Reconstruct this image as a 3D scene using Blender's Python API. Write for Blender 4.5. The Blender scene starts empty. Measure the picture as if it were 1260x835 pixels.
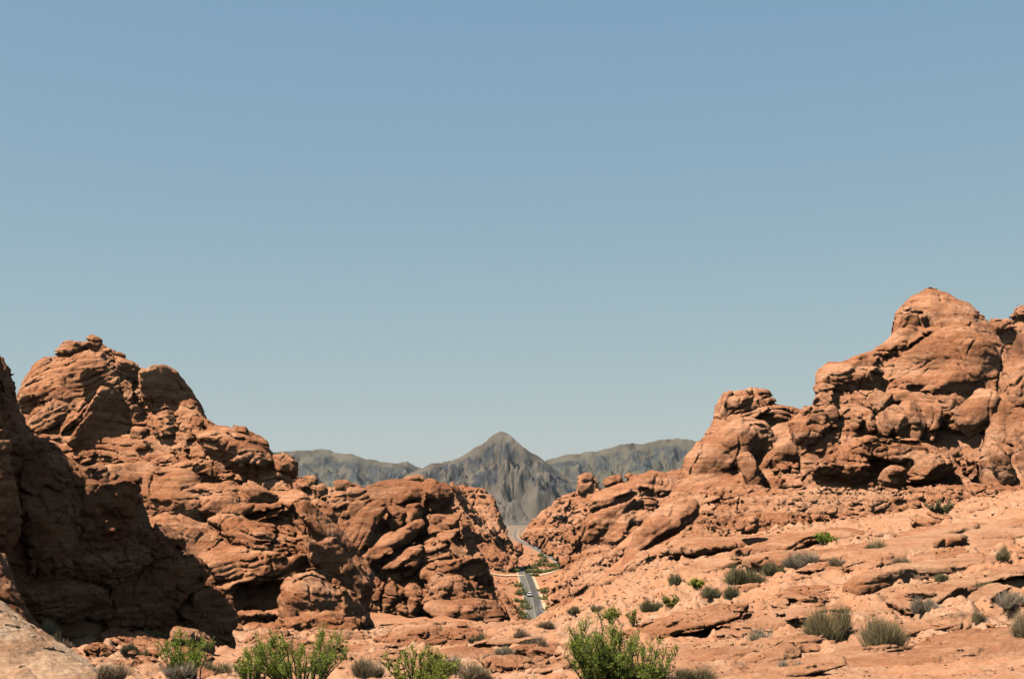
import bpy, math, random
import numpy as np
from concurrent.futures import ThreadPoolExecutor

scene = bpy.context.scene
COL = scene.collection
F32 = np.float32
# ---------------------------------------------------------------- camera geometry (1260 x 835 photograph, 50 mm)
FPX, CX, CY = 1750.0, 630.0, 417.5
TH = math.radians(7.0)
CZ = 50.0                                   # eye height above the datum; the road lies about 40 m lower


def ray(u, v):
    a = (u - CX) / FPX
    b = (CY - v) / FPX
    return a, math.cos(TH) - b * math.sin(TH), math.sin(TH) + b * math.cos(TH)


def at(u, v, Y):
    dx, dy, dz = ray(u, v)
    t = Y / dy
    return np.array([t * dx, Y, CZ + t * dz])


# ---------------------------------------------------------------- vectorised noise
_r = np.random.default_rng(11)
PERM = np.concatenate([_r.permutation(256)] * 3).astype(np.int32)
_g = _r.normal(size=(256, 3))
GRAD = (_g / np.linalg.norm(_g, axis=1)[:, None]).astype(F32)
RND = _r.random((256, 4)).astype(F32)
POOL = ThreadPoolExecutor(4)


def par(fn, P, chunk=60000):
    n = len(P)
    if n <= chunk:
        return fn(P)
    parts = list(POOL.map(lambda i: fn(P[i:i + chunk]), range(0, n, chunk)))
    if isinstance(parts[0], tuple):
        return tuple(np.concatenate([p[k] for p in parts]) for k in range(len(parts[0])))
    return np.concatenate(parts)


def perlin(P, seed=0):
    P = P + F32(seed * 17.31)
    i = np.floor(P)
    f = (P - i).astype(F32)
    i = i.astype(np.int32) & 255
    w = f * f * f * (f * (f * 6 - 15) + 10)
    out = np.zeros(len(P), F32)
    for dx in (0, 1):
        a = PERM[i[:, 0] + dx]
        wx = w[:, 0] if dx else 1 - w[:, 0]
        for dy in (0, 1):
            b = PERM[a + i[:, 1] + dy]
            wy = wx * (w[:, 1] if dy else 1 - w[:, 1])
            for dz in (0, 1):
                g = GRAD[PERM[(b + i[:, 2] + dz)] & 255]
                wz = wy * (w[:, 2] if dz else 1 - w[:, 2])
                out += wz * (g[:, 0] * (f[:, 0] - dx) + g[:, 1] * (f[:, 1] - dy) + g[:, 2] * (f[:, 2] - dz))
    return out * F32(1.5)


def fbm(P, octv=4, seed=0, gain=0.5, ridged=False):
    o = np.zeros(len(P), F32)
    a = 1.0
    for k in range(octv):
        n = perlin(P, seed + k * 3)
        o += a * ((1 - 2 * np.abs(n)) if ridged else n)
        a *= gain
        P = P * F32(2.03)
    return o


def worley(P, seed=0, jit=0.8):
    """F1, F2 and a random number of the nearest cell (2x2x2 neighbourhood)."""
    P = P + F32(seed * 9.77)
    b = np.floor(P - F32(0.5))
    bi = b.astype(np.int32)
    f1 = np.full(len(P), 9, F32)
    f2 = np.full(len(P), 9, F32)
    idn = np.zeros(len(P), np.int32)
    for dx in (0, 1):
        a = PERM[(bi[:, 0] + dx) & 255]
        for dy in (0, 1):
            c = PERM[a + ((bi[:, 1] + dy) & 255)]
            for dz in (0, 1):
                h = PERM[c + ((bi[:, 2] + dz) & 255)]
                r = RND[h]
                d = np.sqrt((P[:, 0] - b[:, 0] - dx - 0.5 - jit * (r[:, 0] - 0.5)) ** 2 +
                            (P[:, 1] - b[:, 1] - dy - 0.5 - jit * (r[:, 1] - 0.5)) ** 2 +
                            (P[:, 2] - b[:, 2] - dz - 0.5 - jit * (r[:, 2] - 0.5)) ** 2)
                near = d < f1
                f2 = np.where(near, f1, np.minimum(f2, d))
                f1 = np.where(near, d, f1)
                idn = np.where(near, h, idn)
    return f1, f2, RND[idn, 3]


def sstep(a, b, x):
    t = np.clip((x - a) / (b - a), 0, 1)
    return t * t * (3 - 2 * t)


# ---------------------------------------------------------------- mesh helpers
def mesh_np(name, V, Q, mat=None, loc=(0, 0, 0), parent=None, smooth=True, attrs=None):
    """one mesh object from numpy verts (world) and quads / tris"""
    V = np.asarray(V, F32) - np.asarray(loc, F32)
    Q = np.asarray(Q, np.int32)
    me = bpy.data.meshes.new(name)
    me.vertices.add(len(V))
    me.vertices.foreach_set('co', V.ravel())
    k = Q.shape[1]
    me.loops.add(Q.size)
    me.loops.foreach_set('vertex_index', Q.ravel())
    me.polygons.add(len(Q))
    me.polygons.foreach_set('loop_start', np.arange(0, Q.size, k, dtype=np.int32))
    if not smooth:
        me.polygons.foreach_set('use_smooth', np.zeros(len(Q), bool))
    me.update(calc_edges=True)
    me.validate()
    for an, av in (attrs or {}).items():
        at_ = me.attributes.new(an, 'FLOAT', 'POINT')
        at_.data.foreach_set('value', np.asarray(av, F32))
    if mat:
        me.materials.append(mat)
    o = bpy.data.objects.new(name, me)
    o.location = loc
    COL.objects.link(o)
    if parent:
        o.parent = parent
        o.location = np.asarray(loc) - np.asarray(parent.location)
    return o


def tag(o, label=None, cat=None, group=None, kind=None):
    if label: o['label'] = label
    if cat: o['category'] = cat
    if group: o['group'] = group
    if kind: o['kind'] = kind
    return o


def empty(name, loc):
    o = bpy.data.objects.new(name, None)
    o.location = [float(c) for c in loc]
    o.empty_display_size = 0.3
    COL.objects.link(o)
    return o


def surface_nets(D, org, h):
    S = D < 0
    nx, ny, nz = D.shape
    c = np.zeros((nx - 1, ny - 1, nz - 1), np.uint8)
    for dx in (0, 1):
        for dy in (0, 1):
            for dz in (0, 1):
                c += S[dx:nx - 1 + dx, dy:ny - 1 + dy, dz:nz - 1 + dz]
    act = (c > 0) & (c < 8)
    I = np.argwhere(act)
    idx = np.full(act.shape, -1, np.int32)
    idx[I[:, 0], I[:, 1], I[:, 2]] = np.arange(len(I))
    cor = [(a, b, d) for a in (0, 1) for b in (0, 1) for d in (0, 1)]
    val = np.stack([D[I[:, 0] + a, I[:, 1] + b, I[:, 2] + d] for a, b, d in cor], 1)
    acc = np.zeros((len(I), 3), F32)
    cnt = np.zeros(len(I), F32)
    for m in range(8):
        for n in range(m + 1, 8):
            dif = [cor[n][q] - cor[m][q] for q in range(3)]
            if sum(abs(x) for x in dif) != 1:
                continue
            va, vb = val[:, m], val[:, n]
            cr = (va < 0) != (vb < 0)
            t = np.where(cr, va / np.where(cr, va - vb, 1), 0)
            for q in range(3):
                acc[:, q] += np.where(cr, cor[m][q] + t * dif[q], 0)
            cnt += cr
    V = (I + acc / cnt[:, None]) * h + np.asarray(org)
    quads = []
    for ax in range(3):
        o1, o2 = [(1, 2), (2, 0), (0, 1)][ax]
        sl0 = [slice(None)] * 3; sl1 = [slice(None)] * 3
        sl0[ax] = slice(0, -1); sl1[ax] = slice(1, None)
        A, B = S[tuple(sl0)], S[tuple(sl1)]
        E = np.argwhere(A != B)
        E = E[(E[:, o1] > 0) & (E[:, o2] > 0) & (E[:, o1] < D.shape[o1] - 1) & (E[:, o2] < D.shape[o2] - 1)]
        inside = A[E[:, 0], E[:, 1], E[:, 2]]
        q = []
        for (s1, s2) in ((-1, -1), (0, -1), (0, 0), (-1, 0)):
            e = E.copy(); e[:, o1] += s1; e[:, o2] += s2
            q.append(idx[e[:, 0], e[:, 1], e[:, 2]])
        q = np.stack(q, 1)
        q[~inside] = q[~inside][:, ::-1]
        quads.append(q)
    return V.astype(F32), np.concatenate(quads)


def vnormals(V, Q):
    n = np.cross(V[Q[:, 2]] - V[Q[:, 0]], V[Q[:, 3]] - V[Q[:, 1]])
    N = np.zeros_like(V)
    for k in range(4):
        for q in range(3):
            N[:, q] += np.bincount(Q[:, k], n[:, q], len(V))
    return N / (np.linalg.norm(N, axis=1)[:, None] + 1e-9)


# ---------------------------------------------------------------- rock builder (signed distance body -> mesh)
# amplitudes and sizes in photograph pixels at the rock's distance:
# sa/sp strata ledges, ba/bp joint blocks, ra/rp rounded rubble, fa rough, pa/pp pits, var varnish
STY = {
    'smooth': dict(sa=1.6, sp=12, ba=1.5, bp=40, ra=0, rp=10, fa=2.0, pa=1.0, pp=20, gr=2.2, var=0.4, cut=3),
    'strata': dict(sa=4.4, sp=11, ba=3.0, bp=36, ra=0, rp=10, fa=2.3, pa=0.8, pp=16, gr=4.6, var=0.35, cut=4),
    'thin':   dict(sa=2.9, sp=6.5, ba=2.2, bp=28, ra=0, rp=10, fa=2.0, pa=0.6, pp=14, gr=3.2, var=0.3, cut=4),
    'block':  dict(sa=2.2, sp=13, ba=5.0, bp=22, ra=0, rp=10, fa=2.8, pa=0.8, pp=18, gr=2.4, var=0.3, cut=7),
    'rubble': dict(sa=0.8, sp=9,  ba=3.0, bp=18, ra=4.5, rp=9, fa=2.0, pa=0.0, pp=18, gr=0.8, var=0.15, cut=5),
    'face':   dict(sa=1.0, sp=18, ba=1.8, bp=44, ra=0, rp=10, fa=2.4, pa=0.8, pp=20, gr=1.2, var=0.8, cut=2),
}
SKEYS = ['sa', 'sp', 'ba', 'bp', 'ra', 'rp', 'fa', 'pa', 'pp', 'gr', 'var']


class Rock:
    def __init__(s, name, Y0, u0, v0, lean=0.5, skew=0.0, vox=1.5, seed=1):
        s.name, s.Y0, s.lean, s.skew, s.vox, s.seed = name, Y0, lean, skew, vox, seed
        p = at(u0, v0, Y0)
        s.x0, s.z0 = p[0], p[2]
        s.dir = p[0] / Y0                       # the body runs straight back along this line
        s.m = Y0 / FPX
        s.prims = []
        s.rng = random.Random(seed)
        s.gk = 2.0
        s.wamp = 8.0

    def hit(s, u, v):
        dx, dy, dz = ray(u, v)
        t = (s.Y0 + s.lean * (CZ - s.z0) - s.skew * s.x0) / (dy - s.lean * dz - s.skew * dx)
        return np.array([t * dx, t * dy, CZ + t * dz])

    def core(s, poly, thick, k=8, style='strata', bed=0, part=None, fl=None):
        H = np.array([s.hit(u, v) for u, v in poly])
        q = np.stack([H[:, 0] - (H[:, 1] - s.Y0) * s.dir, H[:, 2]], 1)
        s.prims.append(dict(t='core', poly=q, py=H[:, 1], T=thick * s.m, k=k * s.m,
                            style=style, bed=bed, part=part, sg=1, fl=fl))
        return s

    def facet(s, poly, thick, lean, skew, dy=0, **kw):
        """a block with a traced outline whose flat face turns its own way"""
        c = np.mean(poly, 0)
        h = s.hit(*c)
        old = s.Y0, s.lean, s.skew, s.x0, s.z0
        s.Y0, s.lean, s.skew, s.x0, s.z0 = h[1] + dy * s.m, lean, skew, h[0], h[2]
        s.core(poly, thick, fl=(s.Y0, lean, skew, s.x0, s.z0), **kw)
        p = s.prims[-1]
        s.Y0, s.lean, s.skew, s.x0, s.z0 = old
        return s

    def blob(s, u, v, ru, rv, rot=0, rd=None, dy=0, n=2.6, yaw=0, pit=0, style='strata', bed=None, part=None, k=None, sg=1, cut=None):
        c = s.hit(u, v)
        m = c[1] / FPX
        c = c + np.array([0, dy * m, 0])
        rd = rd if rd is not None else 0.8 * min(ru, rv) + 0.2 * max(ru, rv)
        a, w, q = (math.radians(t) for t in (rot, yaw, pit))
        Ry = np.array([[math.cos(a), 0, -math.sin(a)], [0, 1, 0], [math.sin(a), 0, math.cos(a)]])
        Rz = np.array([[math.cos(w), -math.sin(w), 0], [math.sin(w), math.cos(w), 0], [0, 0, 1]])
        Rx = np.array([[1, 0, 0], [0, math.cos(q), -math.sin(q)], [0, math.sin(q), math.cos(q)]])
        nc = (STY[style]['cut'] if cut is None else cut) if sg > 0 else 0
        R = s.rng
        cuts = []
        for _ in range(nc):
            q = np.array([R.gauss(0, 1), -abs(R.gauss(0, 0.8)), R.gauss(0, 1)])
            cuts.append((q / np.linalg.norm(q) / R.uniform(0.66, 0.92)).astype(F32))
        s.prims.append(dict(t='blob', cuts=cuts, c=c, r=np.array([ru, rd, rv]) * m, R=Ry @ Rz @ Rx, n=n, style=style,
                            bed=rot if bed is None else bed, part=part, k=(s.gk if k is None else k) * s.m, sg=sg))
        return s

    def carve(s, u, v, ru, rv, rot=0, **kw):
        kw.setdefault('k', 3)
        return s.blob(u, v, ru, rv, rot, sg=-1, **kw)

    def fill(s, poly, count, size, asp=(1.0, 2.0), rot=(0, 10), dy=(0.1, 0.5), style='strata', n=(2.4, 4), yaw=35, part=None):
        P = np.array(poly, float)
        lo, hi = P.min(0), P.max(0)
        got = 0
        R = s.rng
        while got < count:
            u, v = R.uniform(lo[0], hi[0]), R.uniform(lo[1], hi[1])
            ins = False
            j = len(P) - 1
            for i in range(len(P)):
                if (P[i][1] > v) != (P[j][1] > v) and u < (P[j][0] - P[i][0]) * (v - P[i][1]) / (P[j][1] - P[i][1]) + P[i][0]:
                    ins = not ins
                j = i
            if not ins:
                continue
            got += 1
            r = size[0] * (size[1] / size[0]) ** (R.random() ** 1.7)
            as_ = R.uniform(*asp)
            s.blob(u, v, r * math.sqrt(as_), r / math.sqrt(as_), R.gauss(rot[0], rot[1]), dy=R.uniform(*dy) * r,
                   n=R.uniform(*n), yaw=R.uniform(-yaw, yaw), pit=R.uniform(-20, 20), style=style, part=part)
        return s

    def build(s, mat, label, cat, group=None, kind=None, names=None, ymax=None):
        h = s.vox * s.m
        los, his = [], []
        for p in s.prims:
            if p['sg'] < 0:
                continue
            if p['t'] == 'core':
                q = p['poly']
                yy0 = p['fl'][0] if p['fl'] else s.Y0
                xs = [x + (y_ + t - yy0) * s.dir for x, y_ in zip(q[:, 0], p['py']) for t in (0, p['T'])]
                los.append([min(xs), min(p['py']), q[:, 1].min()])
                his.append([max(xs), max(p['py']) + p['T'], q[:, 1].max()])
            else:
                e = np.sqrt(((p['R'] * p['r']) ** 2).sum(1)) * (1.25 if p['n'] > 2.2 else 1.05)
                los.append(p['c'] - e); his.append(p['c'] + e)
        pad = 14 * s.m
        lo, hi = np.min(los, 0) - pad, np.max(his, 0) + pad
        dims = np.ceil((hi - lo) / h).astype(int) + 1
        D = np.full(dims, 1e3, F32)
        ID = np.zeros(dims, np.int16)
        ax = [(lo[q] + h * np.arange(dims[q])).astype(F32) for q in range(3)]
        st = 4
        cg = [np.arange(0, dims[q] + st, st) for q in range(3)]
        G = np.stack(np.meshgrid(*[(lo[q] + h * cg[q]).astype(F32) / F32(s.m) for q in range(3)], indexing='ij'), -1)
        Gf = G.reshape(-1, 3).astype(F32)
        W = []
        for q in range(3):
            w = s.wamp * F32(s.m) * par(lambda g: perlin(g / 62, 70 + q + s.seed) + 0.55 * perlin(g / 27, 80 + q + s.seed) + 0.3 * perlin(g / 14, 85 + q), Gf).reshape(G.shape[:3])
            for axq in range(3):                                    # trilinear upsampling, one axis after the other
                n_ = dims[axq]
                t = np.arange(n_) / st
                i0 = t.astype(int)
                fr = (t - i0).astype(F32)
                sh = [1, 1, 1]; sh[axq] = n_
                fr = fr.reshape(sh)
                w = np.take(w, i0, axq) * (1 - fr) + np.take(w, np.minimum(i0 + 1, w.shape[axq] - 1), axq) * fr
            W.append(w.astype(F32))
        for pi, p in enumerate(s.prims):
            if p['t'] == 'core':
                q = p['poly']
                Y0_, le_, sk_, x0_, z0_ = p['fl'] or (s.Y0, s.lean, s.skew, s.x0, s.z0)
                ymid = Y0_
                sh = (ax[1] - ymid) * F32(s.dir)
                ex_ = int(np.ceil(np.abs(sh).max() / h)) + 2
                axx = (lo[0] + h * np.arange(-ex_, dims[0] + ex_)).astype(F32)
                X, Z = np.meshgrid(axx, ax[2], indexing='ij')
                d2 = np.full(X.shape, 1e9, F32)
                sg = np.ones(X.shape, F32)
                for a in range(len(q)):
                    b = a - 1
                    ex, ez = q[b] - q[a]
                    wx, wz = X - q[a][0], Z - q[a][1]
                    t = np.clip((wx * ex + wz * ez) / (ex * ex + ez * ez), 0, 1)
                    d2 = np.minimum(d2, (wx - ex * t) ** 2 + (wz - ez * t) ** 2)
                    c1, c2, c3 = Z >= q[a][1], Z < q[b][1], ex * wz > ez * wx
                    fl = (c1 & c2 & c3) | (~c1 & ~c2 & ~c3)
                    sg = np.where(fl, -sg, sg)
                d2 = np.sqrt(d2) * sg
                fi = np.arange(dims[0])[:, None] + ex_ - (sh / F32(h))[None, :]
                i0 = fi.astype(int)
                fr = (fi - i0).astype(F32)[:, :, None]
                d2 = d2[i0] * (1 - fr) + d2[i0 + 1] * fr           # (nx, ny, nz)
                X, Z = np.meshgrid(ax[0], ax[2], indexing='ij')
                yf = (Y0_ + le_ * (Z - z0_) + sk_ * (X - x0_))
                nn = math.sqrt(1 + le_ ** 2 + sk_ ** 2)
                y = ax[1][None, :, None]
                f = ((yf[:, None, :] - y) / nn)
                g = (y - yf[:, None, :] - p['T']) / nn
                k = p['k']

                def smax(a, b):
                    hh = np.maximum(k - np.abs(a - b), 0) / k
                    return np.maximum(a, b) + hh * hh * k * F32(0.25)
                sl = (slice(None),) * 3
                f = f - W[1]
                d = smax(smax(d2 + 0.35 * W[0], f), g).astype(F32)
            else:
                e = np.sqrt(((p['R'] * p['r']) ** 2).sum(1)) * (1.3 if p['n'] > 2.2 else 1.1) + p['k'] + 13 * s.m
                i0 = np.clip(np.floor((p['c'] - e - lo) / h).astype(int), 0, dims)
                i1 = np.clip(np.ceil((p['c'] + e - lo) / h).astype(int) + 1, 0, dims)
                if np.any(i1 <= i0):
                    continue
                sl = tuple(slice(a, b) for a, b in zip(i0, i1))
                X, Y, Z = np.meshgrid(*[ax[q][sl[q]] - F32(p['c'][q]) for q in range(3)], indexing='ij')
                wk = F32(min(1.0, 0.25 + float(p['r'].min()) / s.m / 24))
                X, Y, Z = X + wk * W[0][sl], Y + wk * W[1][sl], Z + wk * W[2][sl]
                Ri = p['R'].T.astype(F32)
                f = 0
                for q in range(3):
                    f = f + np.abs((Ri[q, 0] * X + Ri[q, 1] * Y + Ri[q, 2] * Z) / F32(p['r'][q])) ** F32(p['n'])
                f = np.maximum(f, 1e-6) ** F32(1 / p['n'])
                if p['cuts']:
                    q0, q1, q2 = [(Ri[q, 0] * X + Ri[q, 1] * Y + Ri[q, 2] * Z) / F32(p['r'][q]) for q in range(3)]
                    for c in p['cuts']:
                        f = np.maximum(f, q0 * c[0] + q1 * c[1] + q2 * c[2])
                L = np.sqrt(X * X + Y * Y + Z * Z)
                d = (f - 1) * L / f
                d = np.minimum(d, (f - 1) * F32(p['r'].min()) * 1.6) * (f >= 1) + np.maximum(d, (f - 1) * F32(p['r'].max())) * (f < 1)
                d = d.astype(F32)
            old = D[sl]
            if p['sg'] > 0:
                k = max(p['k'], 1e-4)
                hh = np.maximum(k - np.abs(d - old), 0) / k
                ID[sl] = np.where(d < old, pi, ID[sl])
                D[sl] = np.minimum(d, old) - hh * hh * F32(k * 0.25)
            else:
                k = max(p['k'], 1e-4)
                hh = np.maximum(k - np.abs(-d - old), 0) / k
                D[sl] = np.maximum(-d, old) + hh * hh * F32(k * 0.25)
        # strata, joints, rubble in the band round the surface
        band = 13.0 * s.m
        B = np.argwhere(np.abs(D) < band).astype(np.int32)
        tab = {k: np.array([STY[p['style']][k] for p in s.prims], F32) for k in SKEYS}
        rr = np.random.default_rng(s.seed)
        bn = []
        for p in s.prims:
            a = math.radians(p['bed']); w = rr.normal(0, 0.25)
            v = np.array([-math.sin(a), w - 0.15, math.cos(a)])
            bn.append(v / np.linalg.norm(v))
        bn = np.array(bn, F32)
        off = rr.random(len(s.prims)).astype(F32) * 9
        m = F32(s.m)
        lo32 = lo.astype(F32)

        def disp(Bc):
            P = (Bc * F32(h) + lo32) / m                      # in pixels
            i = ID[Bc[:, 0], Bc[:, 1], Bc[:, 2]]
            T = {k: tab[k][i] for k in SKEYS}
            n = bn[i]
            wx = fbm(P / 42, 2, 5 + s.seed)
            wy = perlin(P / 25, 9 + s.seed)
            sN = (P * n).sum(1) / T['sp'] + off[i] + 0.5 * wx + 0.16 * wy
            sN = sN + 0.35 * np.sin(1.7 * sN) + 0.3 * np.sin(0.61 * sN + 1)
            fl = np.floor(sN)
            t = sN - fl
            lr = RND[(fl.astype(np.int32) * 37 + i * 11) & 255, 1]
            prof = (1 - np.abs(2 * t - 1) ** 3.5)
            mask = sstep(-0.35, 0.35, perlin(P / 55, 21 + s.seed) + 0.25 * wy)
            o = T['sa'] * (0.25 + 0.75 * mask) * (prof * 0.8 + 1.7 * (lr - 0.5) - 0.5)
            o -= T['gr'] * sstep(-0.05, 0.35, perlin(P / 33, 25 + s.seed) + 0.3 * (lr - 0.5)) * (1 - sstep(0.0, 0.16, np.minimum(t, 1 - t)))
            wob = np.stack([wy, wx, -wy], 1) * F32(0.35)
            # long straight joints
            for jn, js in (((0.82, 0.25, 0.5), 3), ((-0.35, 0.3, 0.88), 6), ((0.95, -0.2, -0.25), 9)):
                q = (P * np.array(jn, F32)).sum(1) / F32(46) + 0.22 * wx + 0.06 * wy + js * 0.37 + off[i]
                fq = np.abs(q - np.round(q)) * 46
                o -= 3.4 * (1 - sstep(0.5, 2.2, fq)) * sstep(0.05, 0.35, perlin(P / 60, 90 + js + s.seed) + 0.35 * (RND[np.round(q).astype(np.int32) & 255, 2] - 0.5)) * np.minimum(1, T['fa'])
            # joints: blocks flattened along the bedding
            Pb = P + n * ((P * n).sum(1) * 0.5)[:, None]
            f1, f2, rc = worley(Pb / T['bp'][:, None] + wob, 3 + s.seed)
            mb = sstep(-0.3, 0.25, perlin(P / 70, 33 + s.seed) + 0.15)
            o += T['ba'] * mb * (1.1 * (rc - 0.5) - 1.0 * (1 - sstep(0.0, 0.13, f2 - f1)))
            e1, e2, ec = worley(Pb / (T['bp'] * 0.43)[:, None] + 1.4 * wob, 4 + s.seed)
            o += 0.42 * T['ba'] * sstep(-0.2, 0.35, perlin(P / 48, 35 + s.seed)) * (1.1 * (ec - 0.5) - 0.9 * (1 - sstep(0.0, 0.14, e2 - e1)))
            rub = T['ra'] > 0
            if rub.any():
                Pr, tr = P[rub], T['rp'][rub][:, None]
                g1, _, rc1 = worley(Pr / tr + wob[rub], 7 + s.seed, 0.9)
                g2, _, rc2 = worley(Pr / (tr * 0.52), 8 + s.seed, 0.9)
                o[rub] += T['ra'][rub] * ((0.55 - 1.3 * g1 * g1) * (0.5 + rc1) + 0.45 * (0.5 - 1.3 * g2 * g2) * (0.4 + rc2))
            o += T['fa'] * (1.1 * np.abs(perlin(P / 30, 41 + s.seed)) + 0.7 * np.abs(perlin(P / 14, 42 + s.seed)) + 0.4 * fbm(P / 8, 2, 43 + s.seed, 0.6) - 0.45)
            pit = T['pa'] > 0
            if pit.any():
                g, _, rc = worley(P[pit] / T['pp'][pit][:, None], 13 + s.seed)
                o[pit] -= T['pa'][pit] * 2.2 * (rc > 0.66) * (1 - sstep(0.1, 0.34, g))
            return o * m
        dv = par(disp, B, 40000)
        fade = sstep(0, 0.35, (band - np.abs(D[B[:, 0], B[:, 1], B[:, 2]])) / band)
        D[B[:, 0], B[:, 1], B[:, 2]] -= dv * fade
        V, Q = surface_nets(D, lo, h)
        del D
        N = vnormals(V, Q)
        def fine(P):
            return 0.5 * fbm(P / F32(5.0) / m, 2, 60 + s.seed, 0.6)
        V = V + N * (par(fine, V) * m * 0.9)[:, None]
        ci = np.clip(((V - lo32) / h + 0.5).astype(int), 0, dims - 1)
        vid = ID[ci[:, 0], ci[:, 1], ci[:, 2]]
        var = tab['var'][vid]
        base = np.array([V[:, 0].mean(), V[:, 1].mean(), V[:, 2].min()])
        partof = [p['part'] for p in s.prims]
        pn = sorted({x for x in partof if x})
        if not pn:
            o = mesh_np(s.name, V, Q, mat, base, attrs={'varnish': var})
            return tag(o, label, cat, group, kind)
        root = empty(s.name, base)
        tag(root, label, cat, group, kind)
        lut = np.array([pn.index(x) if x else -1 for x in partof])
        fid = lut[vid[Q[:, 0]]]
        for k in range(-1, len(pn)):
            q = Q[fid == k]
            if len(q) == 0:
                continue
            us, inv = np.unique(q, return_inverse=True)
            nm = 'rock_base' if k < 0 else pn[k].split('#')[0]
            vv = V[us]
            o = mesh_np(nm, vv, inv.reshape(q.shape), mat, base, parent=root, attrs={'varnish': var[us]})
            if k >= 0 and names and pn[k] in names:
                o['label'] = names[pn[k]]
        return root
# ---------------------------------------------------------------- materials
def nodes(name):
    m = bpy.data.materials.new(name)
    m.use_nodes = True
    nt = m.node_tree
    nt.nodes.clear()
    out = nt.nodes.new('ShaderNodeOutputMaterial')
    bs = nt.nodes.new('ShaderNodeBsdfPrincipled')
    nt.links.new(bs.outputs[0], out.inputs[0])
    bs.inputs['Specular IOR Level'].default_value = 0.08
    bs.inputs['Roughness'].default_value = 0.95
    return m, nt, bs


def N(nt, t, **kw):
    n = nt.nodes.new('ShaderNode' + t)
    for k, v in kw.items():
        if hasattr(n, k) and k not in ('Scale', 'Detail'):
            setattr(n, k, v)
        else:
            n.inputs[k.replace('_', ' ')].default_value = v
    return n


def mapped(nt, scale, rot=(0, 0, 0)):
    g = nt.nodes.new('ShaderNodeNewGeometry')
    mp = nt.nodes.new('ShaderNodeMapping')
    mp.inputs['Scale'].default_value = scale
    mp.inputs['Rotation'].default_value = rot
    nt.links.new(g.outputs['Position'], mp.inputs[0])
    return mp.outputs[0]


def noise(nt, scale, detail=4, rough=0.55, rot=(0, 0, 0), dist=0.0):
    n = nt.nodes.new('ShaderNodeTexNoise')
    n.inputs['Scale'].default_value = 1.0
    n.inputs['Detail'].default_value = detail
    n.inputs['Roughness'].default_value = rough
    n.inputs['Distortion'].default_value = dist
    nt.links.new(mapped(nt, scale if isinstance(scale, tuple) else (scale,) * 3, rot), n.inputs['Vector'])
    return n.outputs[0]


def ramp(nt, src, stops):
    r = nt.nodes.new('ShaderNodeValToRGB')
    el = r.color_ramp.elements
    while len(el) < len(stops):
        el.new(0.5)
    for e, (p, c) in zip(el, stops):
        e.position = p
        e.color = (*c, 1) if len(c) == 3 else c
    nt.links.new(src, r.inputs[0])
    return r.outputs[0]


def mix(nt, fac, a, b, blend='MIX'):
    x = nt.nodes.new('ShaderNodeMix')
    x.data_type = 'RGBA'
    x.blend_type = blend
    for s, v in ((x.inputs[0], fac), (x.inputs[6], a), (x.inputs[7], b)):
        if isinstance(v, (int, float)):
            s.default_value = v
        elif isinstance(v, tuple):
            s.default_value = (*v, 1)
        else:
            nt.links.new(v, s)
    return x.outputs[2]


def mul(nt, a, b):
    x = nt.nodes.new('ShaderNodeMath')
    x.operation = 'MULTIPLY'
    for s, v in zip(x.inputs, (a, b)):
        if isinstance(v, (int, float)):
            s.default_value = v
        else:
            nt.links.new(v, s)
    return x.outputs[0]


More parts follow.
